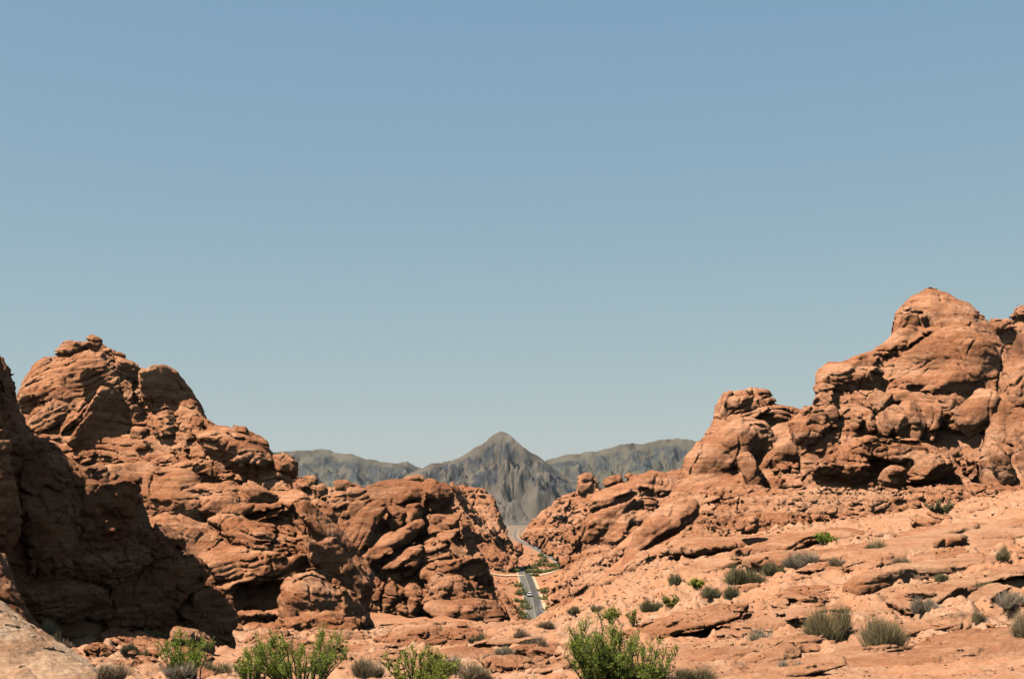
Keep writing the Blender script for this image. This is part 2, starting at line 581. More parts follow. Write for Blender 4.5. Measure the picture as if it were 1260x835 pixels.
def rock_mat(name, c1, c2, c3, unit, varn=1.0, bump=1.0, bed=(0.1, 0.12, 0)):
    """sandstone; unit = metres that one photograph pixel covers on this rock"""
    m, nt, bs = nodes(name)
    u = unit
    big = noise(nt, 1 / (60 * u), 4, 0.6)
    col = ramp(nt, big, [(0.32, c1), (0.52, c2), (0.68, c3)])
    # laminae of slightly different stone
    lam = noise(nt, (1 / (55 * u), 1 / (55 * u), 1 / (2.6 * u)), 3, 0.6, bed, 0.6)
    band = noise(nt, (1 / (200 * u), 1 / (200 * u), 1 / (22 * u)), 3, 0.55, bed, 1.2)
    col = mix(nt, ramp(nt, band, [(0.42, (0.75,) * 3), (0.50, (0,) * 3)]), col, tuple(0.82 * a * t for a, t in zip(c1, (1, 0.92, 0.86))))
    col = mix(nt, ramp(nt, band, [(0.56, (0,) * 3), (0.66, (0.7,) * 3)]), col, tuple(1.06 * a for a in c3))
    dark = tuple(0.62 * a for a in c1)
    col = mix(nt, ramp(nt, lam, [(0.38, (0.42,) * 3), (0.54, (0,) * 3)]), col, dark)
    pale = tuple(min(0.8, 1.18 * a + 0.02) for a in c3)
    fine = noise(nt, 1 / (5 * u), 5, 0.7)
    col = mix(nt, ramp(nt, fine, [(0.5, (0,) * 3), (0.74, (0.5,) * 3)]), col, pale)
    col = mix(nt, ramp(nt, noise(nt, 1 / (2.2 * u), 4, 0.75), [(0.34, (0.55,) * 3), (0.47, (0,) * 3)]), col, tuple(0.55 * a for a in c1))
    # desert varnish: dark streaks running down
    st = noise(nt, (1 / (13 * u), 1 / (13 * u), 1 / (110 * u)), 4, 0.6)
    pt = noise(nt, 1 / (80 * u), 3, 0.5)
    v = mul(nt, ramp(nt, st, [(0.48, (0,) * 3), (0.62, (1,) * 3)]), ramp(nt, pt, [(0.47, (0,) * 3), (0.6, (1,) * 3)]))
    at_ = nt.nodes.new('ShaderNodeAttribute')
    at_.attribute_name = 'varnish'
    v = mul(nt, mul(nt, v, at_.outputs['Fac']), varn)
    col = mix(nt, v, col, (0.13, 0.062, 0.042))
    nt.links.new(col, bs.inputs['Base Color'])
    b1 = nt.nodes.new('ShaderNodeBump')
    b1.inputs['Strength'].default_value = 0.9 * bump
    b1.inputs['Distance'].default_value = 2.6 * u
    nt.links.new(noise(nt, (1 / (3.2 * u), 1 / (3.2 * u), 1 / (1.8 * u)), 5, 0.72, bed), b1.inputs['Height'])
    nt.links.new(b1.outputs[0], bs.inputs['Normal'])
    return m


RED1, RED2, RED3 = (0.275, 0.108, 0.050), (0.360, 0.162, 0.082), (0.430, 0.220, 0.124)
ORG1, ORG2, ORG3 = (0.335, 0.138, 0.067), (0.415, 0.190, 0.099), (0.470, 0.246, 0.143)
K = 1.0
def _k(*cs): return [tuple(K * a for a in c) for c in cs]
PAL1, PAL2, PAL3 = (0.350, 0.163, 0.086), (0.398, 0.216, 0.126), (0.438, 0.268, 0.170)


RED1, RED2, RED3 = _k(RED1, RED2, RED3)
ORG1, ORG2, ORG3 = _k(ORG1, ORG2, ORG3)
PAL1, PAL2, PAL3 = _k(PAL1, PAL2, PAL3)


def plain(name, c, rough=0.6, spec=0.3, metal=0.0, var=0.12, sc=3.0):
    m, nt, bs = nodes(name)
    col = mix(nt, noise(nt, sc, 4), tuple(x * (1 - var) for x in c), tuple(min(1, x * (1 + var)) for x in c))
    nt.links.new(col, bs.inputs['Base Color'])
    bs.inputs['Roughness'].default_value = rough
    bs.inputs['Specular IOR Level'].default_value = spec
    bs.inputs['Metallic'].default_value = metal
    return m


# ---------------------------------------------------------------- ground: one sheet to the horizon
CP = {
 3: [(-900, 1330), (0, 1330), (630, 1330), (1260, 1310), (2200, 1290)],
 6: [(-700, 1035), (0, 1035), (630, 1040), (1260, 1010), (1900, 990)],
 12: [(-700, 900), (0, 915), (300, 925), (630, 915), (900, 885), (1260, 850), (1900, 800)],
 20: [(-700, 835), (0, 850), (150, 848), (300, 862), (630, 856), (850, 836), (1050, 818), (1260, 800), (1900, 720)],
 30: [(-700, 800), (0, 806), (100, 806), (200, 815), (300, 824), (450, 827), (630, 815), (750, 808), (900, 795), (1020, 782), (1260, 752), (1900, 640)],
 45: [(-700, 760), (0, 800), (200, 797), (300, 801), (450, 808), (630, 790), (750, 775), (850, 755), (950, 735), (1100, 712), (1260, 690), (1900, 580)],
 65: [(-700, 720), (0, 790), (200, 778), (300, 786), (450, 790), (560, 785), (660, 771), (750, 752), (830, 722), (920, 697), (1000, 678), (1100, 662), (1260, 645), (1900, 500)],
 90: [(-700, 690), (100, 765), (300, 768), (450, 776), (600, 773), (660, 770), (720, 737), (780, 706), (850, 677), (950, 656), (1050, 641), (1150, 627), (1260, 610), (1900, 460)],
 120: [(-700, 660), (100, 720), (300, 765), (450, 771), (560, 770), (640, 778), (700, 748), (760, 722), (820, 695), (900, 660), (1000, 640), (1130, 622), (1260, 605), (1900, 420)],
 170: [(-700, 620), (100, 680), (300, 740), (450, 765), (560, 770), (640, 792), (700, 752), (760, 722), (830, 690), (950, 640), (1260, 600), (1900, 420)],
 250: [(-700, 600), (100, 660), (300, 700), (430, 735), (520, 757), (600, 768), (640, 797), (690, 755), (740, 705), (800, 650), (900, 600), (1260, 540), (1900, 420)],
 400: [(-700, 600), (300, 650), (450, 680), (560, 735), (620, 770), (645, 790), (680, 762), (730, 705), (800, 635), (900, 590), (1260, 540)],
 650: [(-700, 600), (300, 630), (450, 650), (560, 705), (610, 748), (630, 763), (660, 764), (690, 740), (730, 690), (800, 625), (1000, 590), (1900, 560)],
 735: [(560, 690), (600, 718), (620, 733), (654, 735), (680, 735), (720, 688)],
 850: [(560, 690), (600, 710), (620, 713), (648, 714), (680, 712), (720, 680)],
 975: [(-700, 610), (300, 630), (560, 675), (605, 702), (615, 701), (643, 699.5), (690, 701), (730, 672), (800, 620), (1900, 560)],
 1150: [(600, 684), (640, 696), (670, 694), (690, 694), (720, 672)],
 1250: [(620, 684), (660, 689), (683, 690), (700, 688)],
 1450: [(-700, 620), (300, 630), (600, 672), (640, 679), (668, 680.5), (690, 676), (740, 645), (1000, 610), (1900, 590)],
 1700: [(600, 668), (630, 672), (655, 673), (680, 668), (720, 645)],
 2300: [(-700, 630), (450, 630), (600, 657), (632, 664), (650, 661), (700, 646), (900, 630), (1900, 610)],
 3500: [(-700, 648), (450, 648), (634, 652), (800, 648), (1900, 640)],
 6000: [(-700, 645), (634, 645), (1900, 645)],
 14000: [(-700, 637.5), (634, 637.5), (1900, 637.5)],
}
GU = np.linspace(-1000, 2300, 661)
GL = np.linspace(math.log(3), math.log(15000), 420)
_Y = np.log(np.array(sorted(CP)))
_T = []
for Y in sorted(CP):
    q = np.array(CP[Y], float)
    t = np.interp(GU, q[:, 0], q[:, 1])
    if len(q) and (q[0, 0] > -600 or q[-1, 0] < 1800):       # a row for the road strip only
        t[(GU < q[0, 0]) | (GU > q[-1, 0])] = np.nan
    _T.append(t)
_T = np.array(_T)
GV = np.empty((len(GU), len(GL)))
for _i in range(len(GU)):
    ok = ~np.isnan(_T[:, _i])
    GV[_i] = np.interp(GL, _Y[ok], _T[ok, _i]) - 632.5
for _i in range(10):
    GV[1:-1] = 0.25 * GV[:-2] + 0.5 * GV[1:-1] + 0.25 * GV[2:]
    if _i < 3:
        GV[:, 1:-1] = 0.25 * GV[:, :-2] + 0.5 * GV[:, 1:-1] + 0.25 * GV[:, 2:]

ROAD = [(662, 775, 600), (659, 764, 650), (654.5, 735, 735), (648, 714, 850), (643.5, 700, 975), (645, 697, 1040), (668, 695.5, 1110),
        (690, 693, 1170), (684, 690, 1250), (668, 680.5, 1450), (655, 673, 1700), (642, 669, 2000), (634.5, 664, 2300), (633.5, 658, 2800), (636, 652, 3500)]


def catmull(pts, n):
    pts = np.array(pts, float)
    pts = np.vstack([2 * pts[0] - pts[1], pts, 2 * pts[-1] - pts[-2]])
    out = []
    for i in range(1, len(pts) - 2):
        for t in np.linspace(0, 1, n, endpoint=False):
            a, b, c, d = pts[i - 1:i + 3]
            out.append(0.5 * (2 * b + (c - a) * t + (2 * a - 5 * b + 4 * c - d) * t * t + (3 * b - a - 3 * c + d) * t ** 3))
    out.append(pts[-2])
    return np.array(out)


_rp = catmull(ROAD, 14)
ROADXY = np.array([[(u - CX) / FPX / (math.cos(TH) - (CY - v) / FPX * math.sin(TH)) * Y, Y] for u, v, Y in _rp])

TRACKXY = [at(u, v, Y)[:2] for u, v, Y in ((602, 708, 890), (608, 708, 891), (614, 708, 892), (620, 708, 893), (626, 708, 895), (633, 708, 897), (655, 711.5, 892), (662, 709.5, 899),
                                           (668, 708.5, 905), (676, 707.5, 915), (684, 706.5, 925), (692, 706, 928), (699, 706, 930))]


def ground0(x, y):
    """smooth ground height"""
    x = np.asarray(x, float); y = np.maximum(np.asarray(y, float), 3.0)
    u = np.clip(x / y * (FPX * 1.0075) + CX, -999, 2299)      # close enough to the pixel column
    l = np.clip(np.log(y), GL[0], GL[-1] - 1e-6)
    a = (u - GU[0]) / (GU[1] - GU[0]); b = (l - GL[0]) / (GL[1] - GL[0])
    i = np.clip(a.astype(int), 0, len(GU) - 2); j = np.clip(b.astype(int), 0, len(GL) - 2)
    fa, fb = a - i, b - j
    dv = (GV[i, j] * (1 - fa) + GV[i + 1, j] * fa) * (1 - fb) + (GV[i, j + 1] * (1 - fa) + GV[i + 1, j + 1] * fa) * fb
    b_ = (CY - 632.5 - dv) / FPX
    return CZ + y * (math.sin(TH) + b_ * math.cos(TH)) / (math.cos(TH) - b_ * math.sin(TH))


def ground(x, y):
    """ground height with ledges and lumps"""
    x = np.asarray(x, float); y = np.asarray(y, float)
    z = ground0(x, y)
    P = np.stack([x, y, z - CZ], 1).astype(F32)
    dr = np.full(len(x), 1e9)
    far = y > 560
    if far.any():
        xf = np.stack([x[far], y[far]], 1)
        dd = np.full(len(xf), 1e9)
        for c in list(ROADXY[::2]) + TRACKXY:
            dd = np.minimum(dd, ((xf - c) ** 2).sum(1))
        dr[far] = np.sqrt(dd)
    am = sstep(6.5, 20, dr)

    def f(p):
        yy = np.maximum(p[:, 1], 6)
        zz = p[:, 2]
        q = p * np.array([1, 1, 0], F32)
        w = perlin(q / F32(7.0), 3)
        n1 = fbm(q / F32(5.0), 4, 1)
        near = 0.16 * n1
        for hh, wl, sd, st in ((0.42, 9.0, 8, 0.22), (0.15, 4.0, 12, 0.3)):     # slickrock ledges: layers that end in small steps
            sN = (zz + 0.05 * p[:, 0] - 0.02 * p[:, 1]) / F32(hh) + 1.3 * fbm(q / F32(wl * 0.6), 3, sd)
            fr = sN - np.floor(sN)
            mk = sstep(-0.15, 0.35, perlin(q / F32(wl), sd + 1))
            near = near + hh * 1.1 * mk * (sstep(0.0, st, fr) - fr)
        rubm = sstep(-0.25, 0.3, fbm(q / F32(6), 2, 17))
        for cs, sd, th in ((0.62, 4, 0.55), (0.31, 5, 0.45), (0.16, 6, 0.4)):
            g1, _, rc = worley(q / F32(cs) + 0.2 * n1[:, None], sd, 0.9)
            near = near + 0.26 * cs * sstep(9, 34, yy) * sstep(0.55, 0.22, g1 + 0.12 * w) * (rc > th) * (0.25 + 0.75 * rubm) * (0.4 + rc)
        near = near + 0.04 * fbm(q / F32(0.9), 4, 31, 0.6)
        n3 = fbm(q / F32(38), 5, 51, 0.55)
        f1, _, r2 = worley(q / F32(9), 6)
        f3, _, r3 = worley(q / F32(5.0), 16)
        farn = 2.0 * n3 + 1.6 * (0.5 - f1) * r2 + 2.4 * np.maximum(0, 0.5 - f3) * (r3 > 0.35)
        t = sstep(60, 260, yy)
        return near * (1 - t) * np.minimum(1, yy / 14) + farn * t * np.minimum(1, yy / 300) * (1 - sstep(1500, 5000, yy) * 0.7)
    return z + par(f, P) * am


def build_ground():
    du = 1.35
    uc = np.concatenate([np.linspace(-1000, -120, 90, endpoint=False), np.arange(-120, 1380, du), np.linspace(1380, 2300, 90)])
    ly = [math.log(3.0)]
    while ly[-1] < math.log(15000):
        Y = math.exp(ly[-1])
        ly.append(ly[-1] + (0.012 if Y < 9 else 0.0032 if Y < 130 else 0.008 if Y < 560 else 0.0048 if Y < 1300 else 0.012))
    Yc = np.exp(np.array(ly))
    U, YY = np.meshgrid(uc, Yc, indexing='ij')
    X = (U - CX) / (FPX * 1.0075) * YY
    x, y = X.ravel(), YY.ravel()
    z = ground(x, y)
    V = np.stack([x, y, z], 1)
    a, b = len(uc), len(Yc)
    # strip behind the viewer so that the sheet also lies under the camera
    I = np.arange(a * b).reshape(a, b)
    Q = np.stack([I[:-1, :-1], I[1:, :-1], I[1:, 1:], I[:-1, 1:]], -1).reshape(-1, 4)
    row = np.stack([uc * 0 + (uc - CX) * 0.05, uc * 0 - 30, uc * 0 + 48.2], 1)
    V = np.concatenate([V, row])
    J = a * b + np.arange(a)
    Q = np.concatenate([Q, np.stack([J[:-1], J[1:], I[1:, 0], I[:-1, 0]], 1)])
    m, nt, bs = nodes('desert_ground')
    near = rock_like_color(nt, PAL1, PAL2, PAL3, 0.02)
    near = mix(nt, ramp(nt, noise(nt, 0.28, 5, 0.65), [(0.46, (0,) * 3), (0.62, (0.85,) * 3)]), near, ORG2)
    near = mix(nt, ramp(nt, noise(nt, 5.0, 4, 0.75), [(0.54, (0,) * 3), (0.66, (0.75,) * 3)]), near, ORG1)
    near = mix(nt, ramp(nt, noise(nt, 16.0, 3, 0.7), [(0.57, (0,) * 3), (0.68, (0.8,) * 3)]), near, (0.20, 0.085, 0.042))
    far = rock_like_color(nt, RED1, ORG2, PAL1, 0.12)
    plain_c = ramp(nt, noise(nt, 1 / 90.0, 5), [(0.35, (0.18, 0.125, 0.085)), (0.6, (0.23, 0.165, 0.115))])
    sp = nt.nodes.new('ShaderNodeSeparateXYZ')
    g = nt.nodes.new('ShaderNodeNewGeometry')
    nt.links.new(g.outputs['Position'], sp.inputs[0])

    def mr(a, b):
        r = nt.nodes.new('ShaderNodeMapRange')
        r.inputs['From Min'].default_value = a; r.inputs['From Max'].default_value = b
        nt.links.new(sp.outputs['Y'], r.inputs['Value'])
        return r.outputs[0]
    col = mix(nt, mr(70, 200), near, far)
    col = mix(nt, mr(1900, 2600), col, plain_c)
    nt.links.new(col, bs.inputs['Base Color'])
    bp = nt.nodes.new('ShaderNodeBump')
    bp.inputs['Strength'].default_value = 0.8
    bp.inputs['Distance'].default_value = 0.03
    nt.links.new(noise(nt, 18.0, 6, 0.75), bp.inputs['Height'])
    nt.links.new(bp.outputs[0], bs.inputs['Normal'])
    o = mesh_np('ground', V, Q, m)
    tag(o, 'pale orange slickrock and sand slope running down into the valley', 'ground', kind='structure')


def rock_like_color(nt, c1, c2, c3, u):
    col = ramp(nt, noise(nt, 1 / (70 * u), 4, 0.6), [(0.34, c1), (0.5, c2), (0.66, c3)])
    col = mix(nt, ramp(nt, noise(nt, 1 / (8 * u), 5, 0.7), [(0.48, (0,) * 3), (0.72, (0.6,) * 3)]), col, tuple(min(0.7, 1.1 * a + 0.02) for a in c3))
    col = mix(nt, ramp(nt, noise(nt, 1 / (3.0 * u), 4, 0.75), [(0.36, (0.6,) * 3), (0.48, (0,) * 3)]), col, tuple(0.6 * a for a in c1))
    col = mix(nt, ramp(nt, noise(nt, 1 / (28 * u), 3, 0.6), [(0.55, (0,) * 3), (0.7, (0.6,) * 3)]), col, c1)
    return col


build_ground()


# ---------------------------------------------------------------- road and pull-outs
def ribbon(name, xy, w0, w1, lift, mat):
    xy = np.asarray(xy)
    t = np.gradient(xy, axis=0)
    t /= np.linalg.norm(t, axis=1)[:, None]
    nrm = np.stack([t[:, 1], -t[:, 0]], 1)
    V, k = [], 5
    for i in range(k):
        s = w0 + (w1 - w0) * i / (k - 1)
        p = xy + nrm * s
        V.append(np.stack([p[:, 0], p[:, 1], ground0(p[:, 0], p[:, 1]) + lift], 1))
    n = len(xy)
    V = np.concatenate(V)
    I = np.arange(k * n).reshape(k, n)
    Q = np.stack([I[:-1, :-1], I[:-1, 1:], I[1:, 1:], I[1:, :-1]], -1).reshape(-1, 4)[:, ::-1]
    return mesh_np(name, V, Q, mat)


_d = np.concatenate([[0], np.cumsum(np.linalg.norm(np.diff(ROADXY, axis=0), axis=1))])
_s = np.arange(0, _d[-1], 4.0)
RXY = np.stack([np.interp(_s, _d, ROADXY[:, 0]), np.interp(_s, _d, ROADXY[:, 1])], 1)
asph, nt, bs = nodes('old_asphalt')
nt.links.new(ramp(nt, noise(nt, (0.9, 0.04, 0.5), 5, 0.7), [(0.3, (0.105, 0.096, 0.088)), (0.7, (0.150, 0.138, 0.125))]), bs.inputs['Base Color'])
asph2, nt, bs = nodes('newer_asphalt')
nt.links.new(ramp(nt, noise(nt, (0.9, 0.04, 0.5), 5, 0.7), [(0.3, (0.062, 0.058, 0.055)), (0.7, (0.092, 0.085, 0.079))]), bs.inputs['Base Color'])
sandm = plain('shoulder_sand', (0.52, 0.34, 0.21), 0.95, 0.1, var=0.2, sc=0.8)
white = plain('worn_white_paint', (0.30, 0.285, 0.26), 0.8, 0.2)
yellow = plain('worn_yellow_paint', (0.28, 0.235, 0.14), 0.8, 0.2)
tag(ribbon('verge', RXY, -4.7, 5.6, 0.30, sandm), kind='structure')
tag(ribbon('road', RXY, -4.1, 4.1, 0.42, asph), kind='structure')
tag(ribbon('road_lane', RXY[:int(330 / 4)], 0.25, 4.05, 0.46, asph2), kind='structure')
tag(ribbon('road_marking', RXY, -0.13, 0.13, 0.52, yellow), kind='structure')
tag(ribbon('road_marking', RXY, -3.72, -3.55, 0.52, white), kind='structure')
tag(ribbon('road_marking', RXY, 3.55, 3.72, 0.52, white), kind='structure')


def pxy(pts, n=10):
    q = catmull(pts, n)
    return np.array([at(u, v, Y)[:2] for u, v, Y in q])


tag(ribbon('path', pxy([(598, 708, 890), (618, 708, 893), (641.5, 707.5, 900)]), -7, 7, 0.5, sandm), kind='structure')
tag(ribbon('path', pxy([(656, 712, 890), (668, 708.5, 905), (684, 706.5, 925), (700, 706, 930)]), -4, 4, 0.36, sandm), kind='structure')

# ---------------------------------------------------------------- far mountains
def mountain(name, sky, Y, depth, mat, label, seed, amp=1.0, nsp=16):
    """height field hill: crest follows the skyline points, ribs and gullies run down both sides"""
    sky = np.array(sky, float)
    m = Y / FPX
    us = np.arange(sky[0, 0] - 60, sky[-1, 0] + 60, 0.6)
    W = np.array([at(u, 632.5, Y)[0] for u in us])
    zs = np.interp(us, sky[:, 0], sky[:, 1], left=sky[0, 1], right=sky[-1, 1])
    H = (632.5 - zs) * m + 60
    nd = 340
    dy = np.linspace(-depth, depth * 0.8, nd)
    X, DY = np.meshgrid(W, dy, indexing='ij')
    Hc = np.repeat(H[:, None], nd, 1)
    P = np.stack([X.ravel(), DY.ravel() * 0.8, np.zeros(X.size)], 1).astype(F32)
    L = F32(55 * m)
    wy = par(lambda p: fbm(p / L, 3, seed), P).reshape(X.shape)
    rid = par(lambda p: fbm(p / (L * 0.75) + np.array([0, 0, 3], F32), 6, seed + 20, 0.46, True), P).reshape(X.shape)
    fin = par(lambda p: fbm(p / (L * 0.22), 3, seed + 50, 0.5, True), P).reshape(X.shape)
    fi2 = par(lambda p: fbm(p / (L * 0.085), 3, seed + 70, 0.6, True), P).reshape(X.shape)
    r = np.abs(DY + 0.16 * depth * wy * (np.abs(DY) > 0.0)) / depth
    prof = np.clip(1 - r, 0, 1) ** 1.25
    fan = np.clip(1 - r / 0.62, 0, 1)
    Z = Hc * (0.30 * prof + 0.70 * (fan ** 0.95))
    act = sstep(0.02, 0.25, r)
    steep = sstep(0.04, 0.3, fan)
    Z = Z + Hc * 0.26 * amp * (rid - 0.85) * steep * (0.10 + 0.90 * act) + (Hc * 0.016 * (fin - 0.8) + Hc * 0.010 * (fi2 - 0.8)) * steep * (0.3 + 0.7 * act)
    cliff = sstep(-0.10, 0.14, fan - 0.50 + 0.22 * wy + 0.30 * (rid - 0.9)) * (1 - 0.6 * sstep(0.86, 0.97, fan))
    R_ = np.random.default_rng(seed)
    ua = sky[0, 0] + 15; ub = sky[-1, 0] - 15
    for _ in range(nsp):                                  # spurs that stand out in front of the crest
        us_ = R_.uniform(ua, ub)
        h_ = (632.5 - np.interp(us_, sky[:, 0], sky[:, 1])) * m + 60
        dy_ = -depth * R_.uniform(0.06, 0.34)
        ht = h_ * (1 - 1.1 * abs(dy_) / depth) * R_.uniform(0.72, 0.98)
        x_ = at(us_, 632.5, Y)[0]
        dd = np.sqrt((X - x_ + 0.10 * depth * wy) ** 2 * R_.uniform(0.8, 1.6) + ((DY - dy_) * R_.uniform(0.35, 0.7)) ** 2)
        cone = ht - dd * R_.uniform(0.8, 1.15) + Hc * 0.12 * (rid - 0.85) + Hc * 0.018 * (fin - 0.8)
        k_ = 14.0 * m / 3.6
        hh = np.maximum(k_ - np.abs(cone - Z), 0) / k_
        cliff = np.where(cone > Z, np.maximum(cliff, sstep(0.25, 0.5, cone / (Hc + 1))), cliff)
        Z = np.maximum(cone, Z) + hh * hh * k_ * 0.25
    # side ends run into the plain
    V = np.stack([X.ravel(), (Y + DY).ravel(), (CZ - 60 + Z).ravel()], 1)
    a, b = X.shape
    I = np.arange(a * b).reshape(a, b)
    Q = np.stack([I[:-1, :-1], I[1:, :-1], I[1:, 1:], I[:-1, 1:]], -1).reshape(-1, 4)
    o = mesh_np(name, V, Q, mat, attrs={'cliff': cliff.ravel()})
    return tag(o, label, 'mountain', kind='structure')


def mount_mat(name, rockc, slope, unit):
    m, nt, bs = nodes(name)
    at_ = nt.nodes.new('ShaderNodeAttribute'); at_.attribute_name = 'cliff'
    ad = nt.nodes.new('ShaderNodeMath'); ad.operation = 'MULTIPLY_ADD'
    nt.links.new(noise(nt, (1 / (9 * unit), 1 / (30 * unit), 1 / (26 * unit)), 5, 0.65), ad.inputs[0]); ad.inputs[1].default_value = -1.7
    nt.links.new(at_.outputs['Fac'], ad.inputs[2])
    s = ramp(nt, ad.outputs[0], [(0.02, (1,) * 3), (0.22, (0.0,) * 3)])
    c1 = ramp(nt, noise(nt, 1 / (5 * unit), 5, 0.7), [(0.35, tuple(0.6 * x for x in rockc)), (0.65, tuple(1.3 * x for x in rockc))])
    c2 = ramp(nt, noise(nt, 1 / (30 * unit), 5, 0.6), [(0.35, tuple(0.8 * x for x in slope)), (0.65, tuple(1.15 * x for x in slope))])
    nt.links.new(mix(nt, s, c1, c2), bs.inputs['Base Color'])
    return m


mm1 = mount_mat('grey_mountain_rock', (0.040, 0.043, 0.049), (0.108, 0.090, 0.071), 3.6)  # dark rock tinted bluish, the blue of hazy shadow mixed into its colour
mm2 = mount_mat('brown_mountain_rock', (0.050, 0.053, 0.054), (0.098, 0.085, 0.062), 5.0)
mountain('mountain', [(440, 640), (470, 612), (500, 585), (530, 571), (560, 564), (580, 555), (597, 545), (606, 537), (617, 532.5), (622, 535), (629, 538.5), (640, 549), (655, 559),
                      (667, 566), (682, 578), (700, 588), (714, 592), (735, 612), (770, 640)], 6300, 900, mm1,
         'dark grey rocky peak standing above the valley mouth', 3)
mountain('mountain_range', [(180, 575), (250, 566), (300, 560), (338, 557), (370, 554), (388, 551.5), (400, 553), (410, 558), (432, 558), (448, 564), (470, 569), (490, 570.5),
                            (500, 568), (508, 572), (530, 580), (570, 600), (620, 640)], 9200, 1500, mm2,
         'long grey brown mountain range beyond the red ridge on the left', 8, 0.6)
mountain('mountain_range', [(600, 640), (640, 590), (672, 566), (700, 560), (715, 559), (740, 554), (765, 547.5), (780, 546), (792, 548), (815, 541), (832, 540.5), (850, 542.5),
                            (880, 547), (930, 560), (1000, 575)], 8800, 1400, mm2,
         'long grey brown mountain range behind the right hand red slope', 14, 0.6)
# ---------------------------------------------------------------- rocks
M_RED = rock_mat('red_sandstone', *[tuple(1.14 * a for a in c) for c in (RED1, RED2, RED3)], 0.048, 1.0, 1.0, bed=(0.15, 0.3, 0))
M_MID = rock_mat('red_sandstone_mid', RED1, RED2, RED3, 0.14, 1.0, 0.9)
M_FAR = rock_mat('red_sandstone_far', ORG1, ORG2, RED3, 0.35, 0.8, 0.8)
M_ORG = rock_mat('orange_sandstone', ORG1, ORG2, ORG3, 0.075, 1.0, 1.0, bed=(0.1, -0.22, 0))
M_NEAR = rock_mat('shaded_sandstone', *[tuple(0.78 * a for a in c) for c in (RED1, RED2, RED3)], 0.02, 0.8, 1.0)  # red stone darkened: part of the near cliff's shade is in its colour
M_SLOPE = rock_mat('slope_sandstone', ORG1, tuple(0.5 * (a + b) for a, b in zip(ORG2, PAL2)), PAL2, 0.035, 0.3, 1.0)
M_PALE = rock_mat('pale_sandstone', PAL1, PAL2, PAL3, 0.02, 0.3, 1.0)


STY['cliff'] = dict(sa=3.2, sp=24, ba=6.0, bp=56, ra=0, rp=10, fa=4.6, pa=1.5, pp=26, gr=4.0, var=0.8, cut=3)
STY['slick'] = dict(sa=0.9, sp=13, ba=1.3, bp=46, ra=0, rp=10, fa=1.5, pa=1.2, pp=24, gr=1.2, var=0.3, cut=0)
STY['pslick'] = dict(sa=0.5, sp=20, ba=0.3, bp=60, ra=0, rp=10, fa=2.2, pa=2.0, pp=26, gr=0.6, var=0.0, cut=0)


def f_shaded_cliff():
    r = Rock('shaded_cliff', 32, 150, 700, lean=-0.14, skew=1.25, vox=1.6, seed=5)
    r.wamp = 5
    r.core([(-160, 380), (-8, 430), (4, 470), (14, 505), (30, 528), (62, 545), (92, 572), (132, 576), (165, 590), (178, 628), (196, 664), (221, 672), (229, 702), (262, 722),
            (276, 760), (292, 792), (286, 822), (230, 835), (-160, 860)], 330, k=20, style='cliff')
    r.blob(-30, 560, 52, 150, 6, rd=60, dy=-20, n=2.6, yaw=35, style='cliff', part='buttress')
    r.blob(55, 620, 40, 85, 8, rd=30, dy=6, n=3, yaw=35, style='cliff')
    r.blob(130, 620, 38, 50, -12, rd=28, dy=2, n=3, yaw=40, style='cliff')
    r.blob(120, 690, 70, 30, -6, rd=30, dy=4, style='block', yaw=35)
    r.blob(200, 720, 38, 42, -25, rd=26, dy=2, n=3, yaw=40, style='cliff')
    r.blob(255, 765, 32, 44, -8, rd=24, dy=-4, n=3.4, yaw=35, style='cliff', part='boulder')
    r.blob(60, 735, 70, 26, -8, rd=30, dy=0, style='block', yaw=30)
    r.blob(160, 760, 60, 24, -8, rd=24, dy=0, style='block', yaw=35)
    r.fill([(20, 560), (160, 600), (270, 740), (280, 790), (30, 780)], 16, (12, 26), (1, 1.8), (-10, 14), (0.0, 0.4), 'cliff', yaw=30)
    r.build(M_NEAR, 'tall shaded cliff at the left edge, its whole face in deep brown shadow', 'cliff')


